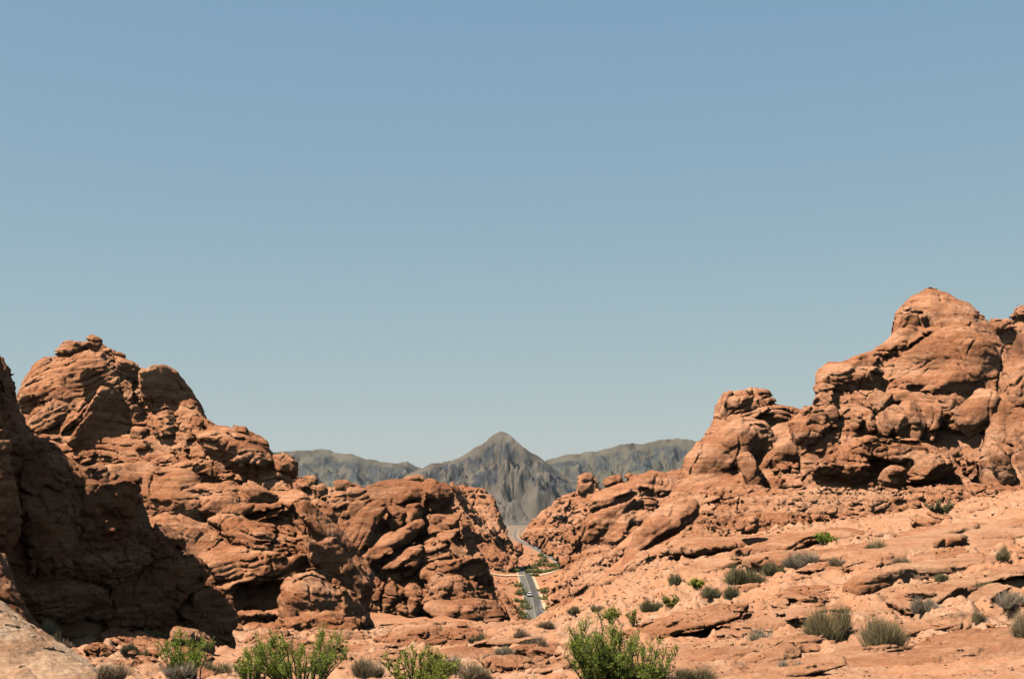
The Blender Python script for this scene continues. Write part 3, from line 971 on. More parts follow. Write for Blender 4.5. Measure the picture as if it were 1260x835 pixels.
def f_left():
    r = Rock('rock_formation', 84, 250, 700, lean=0.85, skew=-0.15, vox=1.45, seed=2)
    r.gk = 5.0
    r.core([(20, 492), (34, 458), (50, 440), (74, 436), (88, 424), (120, 424), (132, 437), (156, 440), (178, 452), (204, 450), (228, 478), (250, 514), (298, 540), (328, 562),
            (345, 592), (372, 612), (408, 660), (440, 712), (455, 752), (440, 790), (300, 800), (150, 800), (20, 800)], 170, k=16, style='strata', bed=-8)
    D = 'dome'
    r.blob(96, 488, 76, 58, 22, rd=46, dy=14, n=2.3, style='strata', bed=22, part=D + '#top')
    r.blob(105, 448, 42, 22, 5, rd=26, dy=8, style='thin', bed=6, part=D + '#top')
    r.blob(44, 474, 20, 38, -32, rd=24, dy=4, style='strata', bed=48, part='shoulder')
    r.blob(70, 462, 14, 26, -40, rd=16, dy=0, style='thin', bed=50, part='shoulder')
    r.blob(60, 515, 34, 18, 30, rd=18, dy=-4, style='thin', bed=30, part=D + '#top')
    r.blob(101, 508, 46, 11, 47, rd=24, dy=-2, style='strata', bed=48, part='boulder#a')
    r.facet([(80, 548), (104, 506), (124, 474), (140, 476), (150, 486), (160, 510), (172, 550), (150, 566), (110, 562)], 60, -0.22, 1.15, -14, k=7, style='face', bed=40, part='boulder#a')
    r.blob(158, 462, 21, 24, -18, rd=18, dy=-2, n=3.6, yaw=35, pit=6, style='thin', bed=-20, part='boulder#b')
    r.facet([(170, 456), (186, 450), (204, 446), (220, 456), (234, 476), (248, 500), (256, 520), (228, 524), (196, 516), (176, 488)], 60, -0.25, 1.1, -8, k=8, style='face', bed=-40, part='boulder#c')
    r.facet([(140, 452), (150, 444), (162, 450), (168, 464), (162, 478), (146, 474)], 40, -0.2, 1.0, -6, k=4, style='face', part='boulder#b')
    for u, v, a, b, ro in ((170, 508, 9, 12, 0), (172, 530, 10, 11, 0), (186, 500, 9, 8, 0), (204, 527, 16, 24, 8), (232, 532, 15, 25, -28), (178, 548, 12, 8, 0), (160, 490, 7, 18, 10)):
        r.blob(u, v, a, b, ro, dy=-3, n=3, yaw=25, style='block', part='rubble_gully')
    r.blob(285, 552, 52, 26, -20, rd=34, dy=0, style='strata', bed=-14, part='ridge')
    r.blob(306, 562, 42, 16, -22, rd=34, dy=-6, style='strata', bed=-18, part='ridge')
    r.facet([(282, 564), (307, 556), (324, 557), (333, 568), (343, 588), (352, 606), (340, 612), (318, 604), (300, 588)], 50, -0.5, 1.0, -2, k=5, style='face', part='ridge')
    r.carve(304, 586, 26, 9, -28, rd=20, dy=-12)
    r.carve(258, 575, 17, 8, -6, rd=10, dy=-16)
    r.blob(338, 585, 16, 34, -32, rd=20, dy=22, style='strata', bed=-30, part='ridge')
    r.blob(225, 585, 60, 16, 8, rd=20, dy=2, style='thin', bed=10)
    r.blob(190, 622, 80, 46, -12, rd=50, dy=2, cut=1, n=2.2, style='slick', bed=-4, part='slickrock_slope')
    r.blob(225, 688, 74, 48, -22, rd=50, dy=0, cut=1, n=2.2, style='slick', bed=-4, part='slickrock_slope')
    r.blob(365, 622, 24, 19, -22, rd=22, dy=-6, n=2.3, style='smooth', bed=-8, part='boulder#d')
    r.blob(385, 640, 20, 22, -40, rd=20, dy=6, style='strata', bed=-30)
    r.blob(270, 606, 48, 13, -8, rd=22, dy=-2, style='thin', bed=-8, part='ledge')
    r.blob(272, 622, 34, 15, -2, rd=24, dy=-8, n=2.8, style='smooth', bed=-4, part='ledge')
    r.blob(320, 612, 26, 17, -32, rd=22, dy=-3, style='thin', bed=-30, part='ledge')
    r.blob(300, 640, 55, 18, 12, rd=26, dy=-2, style='strata', bed=13, part='ledge')
    r.carve(300, 640, 44, 3.2, 15, rd=12, dy=-20)
    r.carve(275, 650, 30, 3.0, 28, rd=12, dy=-18)
    r.blob(326, 672, 74, 30, -16, rd=42, dy=-2, n=2.3, style='strata', bed=-10, part=D + '#low')
    r.blob(318, 700, 78, 34, -8, rd=40, dy=-10, n=2.4, style='strata', bed=12, part=D + '#low')
    r.blob(270, 706, 60, 24, 20, rd=30, dy=0, style='smooth', bed=22, part='slickrock_slope')
    r.blob(300, 716, 52, 9, 16, rd=22, dy=-24, style='thin', bed=16, part='ledge#low')
    r.carve(330, 732, 52, 18, 4, rd=46, dy=-20)
    r.carve(288, 738, 28, 11, 16, rd=36, dy=-20)
    r.carve(352, 676, 16, 5, -30, rd=12, dy=-38)
    r.carve(232, 672, 18, 4, -2, rd=9, dy=-26)
    r.blob(408, 672, 70, 18, -52, rd=24, dy=-4, n=3.4, yaw=20, pit=12, style='strata', bed=-52, part='fin')
    r.blob(425, 712, 58, 22, -58, rd=24, dy=-10, n=3.4, yaw=24, pit=12, style='face', bed=-55, part='fin')
    r.facet([(378, 660), (396, 672), (418, 690), (438, 712), (452, 742), (460, 770), (440, 774), (424, 736), (402, 706), (384, 688)], 60, -0.1, 1.3, -16, k=5, style='face', bed=-50, part='fin')
    r.facet([(420, 722), (434, 728), (448, 748), (460, 772), (426, 776)], 50, -0.1, 1.2, -44, k=4, style='face', part='boulder#e')
    r.blob(396, 742, 44, 34, -6, rd=34, dy=-34, n=3.2, yaw=26, style='smooth', bed=-10, part='boulder#e')
    r.blob(372, 738, 17, 15, 20, rd=16, dy=-44, style='smooth', part='boulder#e')
    r.blob(398, 772, 60, 24, 0, rd=34, dy=-40, n=3, style='block', part='boulder#e')
    r.blob(300, 762, 60, 12, 0, rd=26, dy=-30, style='block', bed=0, part='base_ledge')
    r.blob(335, 780, 60, 16, -4, rd=26, dy=-36, style='block', bed=0, part='base_ledge')
    r.fill([(80, 548), (160, 556), (240, 545), (250, 575), (180, 590), (110, 575)], 14, (6, 14), (1.6, 3), (12, 8), (0, 0.4), 'thin')
    r.fill([(250, 540), (300, 545), (330, 570), (310, 590), (255, 590)], 10, (7, 14), (1.4, 2.4), (-15, 10), (-.1, 0.3), 'strata')
    r.fill([(340, 640), (380, 640), (420, 690), (440, 740), (400, 720)], 10, (6, 13), (1.4, 2.4), (-45, 12), (0, 0.4), 'strata')
    r.fill([(25, 500), (60, 500), (75, 560), (30, 560)], 8, (7, 14), (1.2, 2), (20, 15), (0, 0.4), 'rubble')
    r.fill([(290, 760), (440, 770), (440, 795), (290, 795)], 9, (7, 16), (1, 1.8), (0, 12), (-1.2, -0.2), 'block')
    r.build(M_RED, 'big layered red rock formation filling the left half, two round boulders on its top', 'rock formation',
            names={'boulder#a': 'boulder with a large shaded face below the summit', 'boulder#c': 'dark rounded boulder on the skyline',
                   'boulder#d': 'smooth egg shaped boulder', 'boulder#e': 'lit block at the foot'})
    # two loose boulders on the summit
    a = Rock('boulder', 92.2, 100, 428, lean=0.3, vox=0.8, seed=31)
    a.blob(91, 427, 20, 8.5, 10, rd=14, style='strata', bed=12).blob(80, 431, 10, 8, 30, style='strata', bed=12)
    a.build(M_RED, 'flat red boulder lying on the left summit, beside the round one', 'boulder')
    a = Rock('boulder', 91.6, 100, 428, lean=0.3, vox=0.8, seed=33)
    a.blob(117, 424, 10.5, 9.5, -20, rd=10, n=2.8, yaw=25, style='smooth')
    a.build(M_RED, 'small round red boulder perched highest on the left summit', 'boulder')
    a = Rock('boulder', 76.5, 413, 716, lean=0.0, vox=0.7, seed=35)
    a.blob(413, 716.5, 5.6, 6.2, 0, rd=5.5, n=2.4, style='smooth')
    a.build(M_RED, 'small round stone sitting on the lit block at the foot of the left formation', 'boulder')


def f_mid():
    r = Rock('rock_formation', 228, 520, 720, lean=0.85, vox=1.4, seed=7)
    r.core([(372, 640), (392, 612), (420, 606), (468, 600), (496, 592), (520, 590), (545, 606), (558, 628), (576, 642), (590, 682), (606, 716), (612, 745), (560, 775), (440, 785),
            (400, 740)], 120, k=10, style='block', bed=15)
    r.blob(508, 591, 15, 6, 12, rd=12, dy=-2, n=3, style='smooth', bed=12, part='capstone')
    r.blob(488, 612, 42, 20, 0, rd=28, dy=4, style='smooth', bed=4, part='dome')
    r.blob(535, 617, 20, 22, -20, rd=20, dy=-2, n=3.6, yaw=42, pit=16, style='face', part='dome')
    r.facet([(522, 604), (538, 602), (552, 614), (558, 636), (548, 640), (530, 632), (520, 616)], 40, -0.2, 1.1, -14, k=3, style='face', part='dome')
    r.carve(534, 624, 13, 12, 0, rd=14, dy=-22)
    r.blob(536, 622, 9, 6, 0, rd=9, dy=-8, style='rubble')
    r.blob(430, 612, 34, 12, 8, rd=20, dy=2, style='strata', bed=10)
    r.blob(448, 654, 13, 46, -27, rd=14, dy=-14, n=3.4, yaw=40, pit=4, style='smooth', bed=60, part='leaning_slab')
    r.facet([(462, 624), (470, 634), (478, 650), (474, 684), (456, 690), (452, 668)], 40, -0.1, 1.4, -6, k=3, style='face', part='leaning_slab')
    r.blob(488, 640, 12, 22, 0, rd=16, dy=-6, n=2.8, style='smooth', bed=0, part='pillar')
    r.blob(508, 640, 12, 24, -8, rd=16, dy=-8, n=2.8, style='smooth', bed=0, part='pillar')
    r.carve(512, 662, 26, 8, 28, rd=22, dy=-14)
    r.blob(484, 668, 44, 10, 26, rd=18, dy=-14, n=2.6, style='smooth', bed=26, part='slab#a')
    r.blob(458, 688, 30, 11, 34, rd=16, dy=-18, style='smooth', bed=34, part='slab#a')
    r.carve(486, 684, 36, 6, 27, rd=20, dy=-20)
    r.blob(496, 694, 34, 15, 25, rd=20, dy=-18, style='smooth', bed=25, part='slab#a')
    r.carve(492, 706, 20, 8, 12, rd=18, dy=-28)
    r.blob(550, 650, 24, 22, 20, rd=24, dy=-12, style='strata', bed=10, part='fin')
    r.blob(552, 676, 44, 16, 22, rd=28, dy=-16, style='strata', bed=20, part='fin')
    r.blob(560, 700, 44, 16, 16, rd=26, dy=-18, style='strata', bed=22, part='fin')
    r.carve(566, 668, 17, 5, 0, rd=12, dy=-40)
    r.facet([(566, 640), (578, 648), (590, 676), (606, 712), (610, 736), (596, 732), (584, 704), (570, 668)], 40, -0.1, 1.4, -10, k=3, style='face', part='fin')
    r.blob(576, 690, 40, 14, -62, rd=22, dy=-8, n=3, yaw=30, pit=8, style='face', bed=-50, part='fin')
    r.blob(482, 732, 13, 26, -6, rd=16, dy=-24, n=3.4, yaw=35, style='block', part='block_row')
    r.blob(506, 736, 12, 22, -14, rd=16, dy=-26, n=3.4, yaw=38, style='block', part='block_row')
    r.blob(455, 728, 16, 24, 30, rd=16, dy=-14, style='block', part='block_row')
    r.blob(560, 732, 46, 20, -8, rd=36, dy=-34, style='rubble', part='apron')
    r.blob(575, 752, 50, 16, 0, rd=40, dy=-44, style='smooth', part='apron')
    r.fill([(385, 615), (470, 605), (480, 640), (430, 650), (395, 660)], 22, (5, 13), (1, 2.4), (12, 18), (-.3, 0.3), 'block')
    r.fill([(520, 690), (590, 690), (600, 735), (520, 740)], 22, (4, 9), (1, 1.6), (0, 20), (-1.2, -0.3), 'block')
    r.fill([(440, 740), (540, 745), (540, 765), (440, 770)], 8, (6, 12), (1, 1.8), (0, 12), (-3, -1.5), 'block')
    r.build(M_MID, 'jumbled red rock ridge left of the road with a capstone and leaning slabs', 'rock formation')

    # the broken ridge behind it
    r = Rock('rock_ridge', 440, 450, 640, lean=1.1, vox=1.4, seed=12)
    r.core([(345, 610), (358, 588), (370, 590), (378, 586), (392, 600), (440, 604), (470, 600), (540, 598), (560, 620), (560, 700), (400, 690), (345, 680)], 90, k=6, style='rubble', bed=5)
    r.blob(372, 598, 14, 12, 30, dy=-3, style='block').blob(386, 596, 6, 12, 0, dy=-3, style='block')
    r.fill([(360, 600), (540, 602), (540, 660), (400, 660)], 50, (4, 11), (1, 2.6), (8, 12), (-.4, 0.4), 'block')
    r.build(M_MID, 'low broken red ridge on the skyline behind the jumbled ridge', 'rock ridge')

    r = Rock('rock_ridge', 940, 600, 690, lean=0.9, vox=1.3, seed=14)
    r.core([(530, 620), (536, 600), (545, 597), (556, 600), (566, 598), (580, 600), (594, 602), (604, 610), (612, 628), (618, 648), (625, 664), (633, 684), (634, 697), (626, 703), (600, 716),
            (540, 716)], 80, k=5, style='rubble', bed=5)
    r.fill([(540, 602), (595, 605), (615, 640), (640, 680), (600, 700), (550, 690)], 60, (3, 8), (1, 1.8), (-20, 25), (-.4, 0.5), 'block')
    for u, v, b in ((574, 622, 24), (590, 640, 30), (562, 640, 22), (612, 664, 20)):
        r.blob(u, v, b, 5, -58, rd=9, dy=-4, n=3, yaw=25, style='block', bed=-55)
        r.carve(u + 7, v + 3, b * 0.7, 2.5, -58, rd=9, dy=-4)
    r.fill([(600, 675), (630, 685), (632, 697), (596, 705)], 22, (2.5, 5), (1, 1.8), (0, 25), (-2, -0.3), 'block')
    r.build(M_FAR, 'distant craggy red ridge running down to the road from the left', 'rock ridge')


def f_right_mid():
    r = Rock('rock_ridge', 1050, 720, 660, lean=1.0, skew=-0.6, vox=1.3, seed=21)
    r.core([(641, 661), (650, 648), (664, 634), (690, 614), (712, 606), (715, 588), (722, 583), (730, 590), (738, 602), (760, 600), (790, 596), (840, 590), (840, 690), (706, 700), (694, 692), (678, 682), (660, 670),
            (646, 664)], 90, k=5, style='rubble', bed=10)
    r.blob(722, 598, 11, 16, 0, rd=10, dy=-2, style='strata', bed=5, part='spire')
    r.fill([(658, 655), (700, 615), (760, 600), (770, 650), (725, 690), (690, 682)], 80, (2.5, 8), (1, 2.2), (15, 20), (-.5, 0.4), 'block')
    r.build(M_FAR, 'far rubbly red ridge right of the road with a small spire on its crest', 'rock ridge')

    r = Rock('rock_formation', 340, 770, 680, lean=1.0, skew=-0.25, vox=1.4, seed=23)
    r.core([(672, 735), (690, 710), (705, 690), (718, 655), (735, 620), (742, 606), (752, 592), (768, 590), (772, 600), (790, 585), (820, 582), (850, 575), (870, 660), (860, 700),
            (760, 760), (690, 760)], 110, k=8, style='smooth', bed=28)
    r.blob(755, 593, 14, 7, 8, dy=-2, style='block').blob(775, 591, 6, 8, 0, dy=-4, style='block')
    r.blob(808, 596, 34, 15, 5, rd=24, dy=2, style='strata', bed=8, part='dome#a')
    r.blob(760, 612, 36, 15, 18, rd=26, dy=-6, n=2.3, style='smooth', bed=18, part='dome#b')
    r.carve(768, 612, 13, 5, 20, rd=10, dy=-28)
    r.blob(780, 612, 14, 6, 35, rd=12, dy=-16, style='smooth', bed=35, part='dome#b')
    r.carve(790, 605, 10, 6, -20, rd=10, dy=-18)
    r.blob(795, 619, 13, 10, -8, rd=12, dy=-18, style='smooth', bed=0, part='boulder#a')
    r.blob(752, 640, 46, 19, 34, rd=30, dy=-8, n=2.3, style='smooth', bed=34, part='dome#c')
    r.blob(770, 652, 42, 16, 36, rd=28, dy=-18, n=2.3, style='smooth', bed=36, part='dome#c')
    r.carve(782, 648, 17, 7, 35, rd=12, dy=-40)
    r.blob(776, 662, 20, 12, 12, rd=16, dy=-20, style='smooth', part='dome#d')
    r.blob(802, 640, 8, 16, -6, dy=-14, style='block', n=3.2, part='blocks')
    r.blob(818, 630, 9, 9, 0, dy=-14, style='block', n=4, yaw=20, part='blocks')
    r.blob(814, 646, 7, 7, 0, dy=-18, style='block', n=3.2, part='blocks')
    r.blob(827, 636, 6, 7, 0, dy=-14, style='block', n=3.2, part='blocks')
    r.blob(758, 686, 34, 12, 30, rd=22, dy=-16, style='rubble', part='apron')
    r.blob(720, 700, 40, 14, 35, rd=26, dy=-10, style='rubble', part='apron')
    r.fill([(690, 660), (740, 610), (745, 650), (710, 700), (690, 710)], 30, (4, 11), (1, 2.2), (32, 18), (-.4, 0.4), 'block')
    r.fill([(680, 715), (740, 680), (780, 690), (730, 740), (690, 745)], 30, (3, 7), (1, 2), (20, 20), (-3, -.5), 'block')
    r.build(M_ORG2, 'smooth rounded orange domes sloping down to the right side of the road', 'rock formation')


M_ORG2 = rock_mat('orange_sandstone_far', ORG1, ORG2, ORG3, 0.19, 0.9, 0.9)


def f_aprons():
    r = Rock('rubble', 300, 605, 755, lean=2.2, vox=1.4, seed=81)
    r.core([(540, 750), (575, 738), (602, 728), (622, 738), (634, 752), (642, 768), (640, 784), (600, 786), (540, 780)], 60, k=6, style='rubble')
    r.fill([(545, 748), (604, 735), (636, 764), (630, 776), (550, 772)], 40, (3, 8), (1, 2.2), (5, 20), (-.5, 0.3), 'block')
    r.build(M_MID, 'apron of red rubble left of the near road', 'rubble', kind='stuff')
    r = Rock('rubble', 235, 700, 735, lean=1.5, skew=-0.7, vox=1.4, seed=82)
    r.core([(668, 776), (674, 752), (684, 728), (700, 704), (724, 688), (760, 676), (800, 668), (800, 710), (740, 750), (700, 782)], 60, k=6, style='rubble', bed=25)
    r.fill([(676, 765), (690, 726), (724, 694), (790, 674), (780, 705), (720, 750)], 70, (3, 9), (1, 2.4), (28, 20), (-.5, 0.3), 'block')
    r.build(M_ORG2, 'slope of orange rubble right of the near road', 'rubble', kind='stuff')
    r = Rock('rock_ledge', 128, 770, 715, lean=1.6, skew=-0.35, vox=1.4, seed=83)
    r.core([(690, 776), (704, 752), (726, 728), (752, 706), (776, 690), (806, 674), (836, 660), (868, 656), (880, 690), (830, 728), (770, 760), (720, 786)], 70, k=8, style='smooth', bed=24)
    r.blob(786, 704, 10, 24, -34, rd=14, dy=-4, n=3.2, yaw=30, style='block', bed=60)
    r.carve(797, 707, 6, 17, -30, rd=12, dy=-10)
    r.blob(806, 712, 9, 30, -32, rd=14, dy=-2, n=3, style='smooth', bed=60)
    r.blob(838, 700, 24, 14, 12, rd=18, dy=-4, style='smooth', bed=16)
    r.carve(843, 712, 3.5, 8, 0, rd=10, dy=-16)
    r.blob(745, 735, 34, 12, 30, rd=22, dy=-6, style='rubble', bed=26)
    r.fill([(700, 765), (740, 722), (800, 684), (860, 664), (870, 684), (800, 730), (730, 770)], 60, (3.5, 11), (1.2, 3), (24, 12), (-.4, 0.3), 'strata')
    r.build(M_SLOPE, 'broken orange ledges stepping down from the domes to the large green bush', 'rock ledge')


def f_right():
    r = Rock('rock_formation', 150, 900, 620, lean=0.95, skew=-0.12, vox=1.4, seed=25)
    r.gk = 5.0
    r.core([(752, 716), (770, 682), (792, 650), (828, 600), (846, 580), (862, 556), (876, 520), (880, 498), (890, 482), (922, 476), (942, 484), (958, 500), (985, 502), (1010, 510), (1060, 520),
            (1060, 660), (930, 690), (860, 705), (790, 722)], 160, k=14, style='slick', bed=20)
    r.blob(917, 499, 36, 20, 14, rd=26, dy=0, n=2.4, style='strata', bed=14, part='knob')
    r.blob(890, 500, 10, 18, -20, rd=14, dy=-4, style='face', part='knob')
    r.blob(905, 515, 40, 10, 24, rd=18, dy=-3, style='thin', bed=24, part='knob')
    r.blob(960, 510, 34, 12, -8, rd=20, dy=4, style='strata', bed=-2, part='shoulder')
    r.blob(895, 560, 66, 34, 38, rd=50, dy=22, n=2.1, style='slick', bed=30, part='dome')
    r.blob(960, 560, 50, 30, 20, rd=40, dy=18, n=2.2, style='smooth', bed=20, part='dome')
    r.blob(815, 655, 60, 26, 42, rd=40, dy=10, cut=1, n=2.1, style='slick', bed=38, part='dome')
    r.blob(870, 640, 50, 24, 22, rd=36, dy=6, cut=1, n=2.2, style='smooth', bed=36, part='dome')
    r.carve(862, 586, 14, 6, 8, rd=12, dy=-12)
    r.carve(902, 582, 8, 5, 0, rd=10, dy=-14)
    r.carve(980, 540, 8, 5, 20, rd=8, dy=-12)
    r.carve(994, 546, 6, 5, 20, rd=8, dy=-12)
    r.blob(880, 575, 16, 26, 20, rd=14, dy=7, style='face', n=3, part='stained_slab')
    r.blob(930, 590, 13, 34, 32, rd=14, dy=-6, style='smooth', bed=60)
    r.blob(905, 615, 60, 16, -4, rd=36, dy=-10, style='rubble', part='apron')
    r.blob(1000, 600, 50, 16, 0, rd=36, dy=-6, style='block', part='apron')
    r.fill([(950, 560), (1030, 560), (1040, 620), (940, 620)], 22, (5, 14), (1, 2), (15, 16), (-.4, 0.3), 'block')
    r.fill([(840, 620), (900, 600), (1000, 610), (1000, 640), (840, 650)], 40, (3, 8), (1, 1.8), (0, 20), (-2.4, -.4), 'block')
    r.build(M_ORG, 'smooth orange slickrock slope with a knobbly top between road valley and tall dome', 'rock formation')

    r = Rock('rock_formation', 122, 1100, 600, lean=0.85, vox=1.45, seed=27)
    r.gk = 5.0
    r.core([(985, 520), (1002, 505), (1008, 462), (1030, 446), (1060, 440), (1085, 428), (1104, 412), (1108, 385), (1124, 368), (1145, 360), (1165, 363), (1190, 376), (1212, 396), (1226, 420),
            (1246, 445), (1275, 470), (1290, 660), (1000, 660), (985, 600)], 190, k=16, style='smooth', bed=6)
    r.facet([(1104, 474), (1103, 412), (1109, 386), (1124, 368), (1146, 359), (1166, 362), (1190, 375), (1212, 396), (1227, 421), (1243, 452), (1238, 480), (1180, 490), (1130, 486)],
            110, 0.75, -0.05, -26, k=30, style='slick', bed=-4, part='dome#top')
    r.blob(1172, 450, 62, 46, -8, rd=50, dy=6, n=2.2, cut=0, style='slick', bed=-4, part='dome#top')
    r.blob(1150, 470, 60, 26, 4, rd=44, dy=2, n=2.4, cut=1, style='slick', bed=2, part='dome#top')
    r.carve(1240, 462, 30, 6, 32, rd=16, dy=-20)
    r.blob(1119, 400, 14, 22, -6, rd=16, dy=-18, n=3, yaw=25, style='strata', bed=5, part='side_slab#a')
    r.blob(1112, 420, 13, 14, -25, rd=14, dy=-18, n=3, yaw=25, style='smooth', part='side_slab#b')
    r.carve(1138, 402, 6, 14, -10, rd=14, dy=-26)
    r.carve(1122, 424, 16, 3, 32, rd=14, dy=-30)
    r.carve(1190, 389, 5, 4, -20, rd=6, dy=-32)
    r.carve(1168, 392, 6, 4, -30, rd=6, dy=-36)
    r.blob(1034, 468, 24, 24, 0, rd=24, dy=-4, n=2.8, style='smooth', bed=0, part='boulder#a')
    r.blob(1013, 476, 10, 22, 0, rd=14, dy=-6, n=3, yaw=-30, style='face', part='boulder#a')
    r.blob(1012, 506, 20, 30, -10, rd=24, dy=-4, n=2.6, style='strata', bed=8)
    r.blob(1000, 530, 26, 26, -20, rd=24, dy=-2, n=2.6, style='block', bed=8)
    r.carve(1030, 478, 3.5, 13, 8, rd=10, dy=-26)
    r.blob(1066, 466, 20, 18, -12, rd=22, dy=-12, n=2.6, style='smooth', part='boulder#b')
    r.carve(1080, 470, 9, 11, 20, rd=14, dy=-26)
    r.blob(1092, 436, 34, 18, 20, rd=24, dy=4, style='strata', bed=16)
    r.blob(1062, 448, 26, 16, 12, rd=22, dy=4, style='block')
    r.blob(1060, 500, 46, 16, 8, rd=26, dy=-4, style='block')
    r.blob(1150, 500, 60, 24, -14, rd=34, dy=-6, style='block', part='block_band')
    r.carve(1122, 480, 8, 5, 0, rd=9, dy=-14)
    for u, v, a, b, ro in ((1084, 526, 9, 22, -8), (1100, 524, 10, 25, 6), (1120, 522, 13, 28, 6), (1140, 522, 12, 26, -4), (1066, 522, 8, 18, 0), (1180, 518, 16, 18, -8), (1050, 520, 7, 14, 0)):
        r.blob(u, v, a, b, ro, rd=22, dy=-16, n=2.8, style='smooth', bed=0, part='buttress_row')
    r.blob(1090, 556, 70, 16, 1, rd=36, dy=-22, n=3.2, style='block', bed=2, part='ledge')
    r.blob(1130, 575, 32, 22, 0, rd=32, dy=-30, n=3.4, yaw=24, style='block', part='ledge')
    r.carve(1066, 576, 17, 13, 14, rd=16, dy=-46)
    r.carve(1102, 574, 9, 11, 10, rd=14, dy=-52)
    r.carve(1180, 560, 12, 36, 24, rd=34, dy=-26)
    r.carve(1170, 532, 34, 5, 6, rd=18, dy=-34)
    r.carve(1100, 546, 36, 2.6, 0, rd=16, dy=-48)
    r.blob(1084, 588, 16, 12, -8, rd=16, dy=-60, n=3, style='smooth', part='fallen_block')
    r.blob(1030, 580, 32, 18, 0, rd=24, dy=-18, style='block', part='ledge')
    r.carve(1010, 596, 22, 6, 0, rd=14, dy=-36)
    r.fill([(1090, 455), (1130, 460), (1200, 490), (1210, 520), (1090, 510)], 40, (3, 9), (1, 1.8), (-10, 20), (-1.2, 0.0), 'block', part='block_band')
    r.fill([(1000, 500), (1060, 500), (1060, 560), (1000, 560)], 20, (4, 10), (1, 1.8), (10, 20), (-.6, 0.3), 'block')
    r.fill([(1180, 560), (1240, 530), (1270, 640), (1140, 640)], 36, (4, 12), (1, 2), (30, 20), (-1.4, 0), 'block')
    r.fill([(1000, 595), (1150, 600), (1150, 640), (1000, 640)], 50, (3, 8), (1, 2), (0, 20), (-5, -1), 'block')
    r.build(M_ORG, 'highest orange formation on the right, a great smooth dome above jointed blocks', 'rock formation',
            names={'dome#top': 'great smooth dome on the skyline'})

    r = Rock('rock_formation', 100, 1250, 600, lean=0.6, skew=-0.5, vox=1.6, seed=29)
    r.core([(1212, 640), (1206, 560), (1222, 500), (1232, 470), (1240, 440), (1252, 410), (1290, 380), (1480, 330), (1480, 680), (1220, 680)], 190, k=14, style='face', bed=70)
    r.blob(1258, 460, 18, 50, -6, rd=24, dy=0, n=3, style='face', part='buttress')
    r.blob(1232, 575, 11, 32, 16, rd=16, dy=-10, n=2.6, style='face', part='hanging_slab')
    r.carve(1246, 555, 5, 26, -14, rd=18, dy=-14)
    r.carve(1236, 598, 8, 9, 0, rd=10, dy=-18)
    r.blob(1270, 560, 16, 50, -5, rd=24, dy=-6, n=3, style='face', part='buttress')
    r.blob(1218, 505, 34, 24, 45, rd=26, dy=22, style='smooth', part='ramp')
    r.fill([(1215, 600), (1290, 600), (1290, 640), (1215, 640)], 20, (4, 10), (1, 1.8), (0, 20), (-1.4, 0), 'block')
    r.build(M_ORG, 'dark streaked orange cliff cut off by the right edge of the picture', 'cliff')

    r = Rock('rock_formation', 190, 1240, 400, lean=0.5, vox=1.4, seed=37)
    r.core([(1190, 440), (1210, 402), (1235, 394), (1248, 390), (1252, 378), (1275, 372), (1330, 360), (1330, 470), (1190, 470)], 90, k=6, style='block', bed=12)
    r.blob(1256, 385, 10, 9, 0, style='block').blob(1225, 404, 20, 8, 12, dy=-6, style='thin', bed=14)
    r.build(M_ORG, 'small reddish outcrop on the skyline between the great dome and the right edge', 'rock outcrop')


def f_near():
    r = Rock('slickrock', 9.0, 30, 800, lean=2.4, skew=0.5, vox=2.0, seed=41)
    r.core([(-260, 660), (-60, 715), (0, 752), (40, 782), (84, 812), (122, 838), (160, 900), (100, 980), (-260, 980)], 300, k=30, style='pslick', bed=-30)
    r.build(M_NEARP, 'pale smooth slab of slickrock in the bottom left corner', 'rock slab')
    r = Rock('slickrock', 14.5, 20, 750, lean=1.1, skew=0.9, vox=1.8, seed=43)
    r.core([(-200, 590), (-30, 640), (2, 690), (16, 720), (30, 756), (50, 786), (60, 830), (-200, 880)], 200, k=16, style='strata', bed=-50)
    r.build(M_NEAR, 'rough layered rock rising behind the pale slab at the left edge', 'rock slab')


M_NEARP = rock_mat('pale_slickrock', (0.37, 0.205, 0.120), (0.42, 0.265, 0.165), (0.46, 0.315, 0.21), 0.008, 0.0, 0.8)
for f in (f_shaded_cliff, f_left, f_mid, f_right_mid, f_aprons, f_right, f_near):
    f()
# ---------------------------------------------------------------- single boulders and ledges on the right hand slope
def one(name, label, cat, Y, u, v, ru, rv, rot=0, mat=None, style='block', dy=0, vox=0.9, seed=1, extra=(), **kw):
    r = Rock(name, Y, u, v, lean=0.6, vox=vox, seed=seed)
    r.wamp = 4
    r.blob(u, v, ru, rv, rot, style=style, dy=dy, **kw)
    for e in extra:
        e = dict(e)
        (r.carve if e.pop('carve', 0) else r.blob)(**e)
    return r.build(mat or M_SLOPE, label, cat)


def place(u, v, Ymin=9, Ymax=110):
    """where the line of sight through (u, v) meets the open ground"""
    Y = np.exp(np.linspace(math.log(Ymin), math.log(Ymax), 700))
    dx, dy, dz = ray(u, v)
    x = dx / dy * Y
    g = ground(x, Y)
    z = CZ + dz / dy * Y
    hit = np.nonzero(z < g)[0]
    i = hit[0] if len(hit) else len(Y) - 1
    return np.array([x[i], Y[i], g[i]])


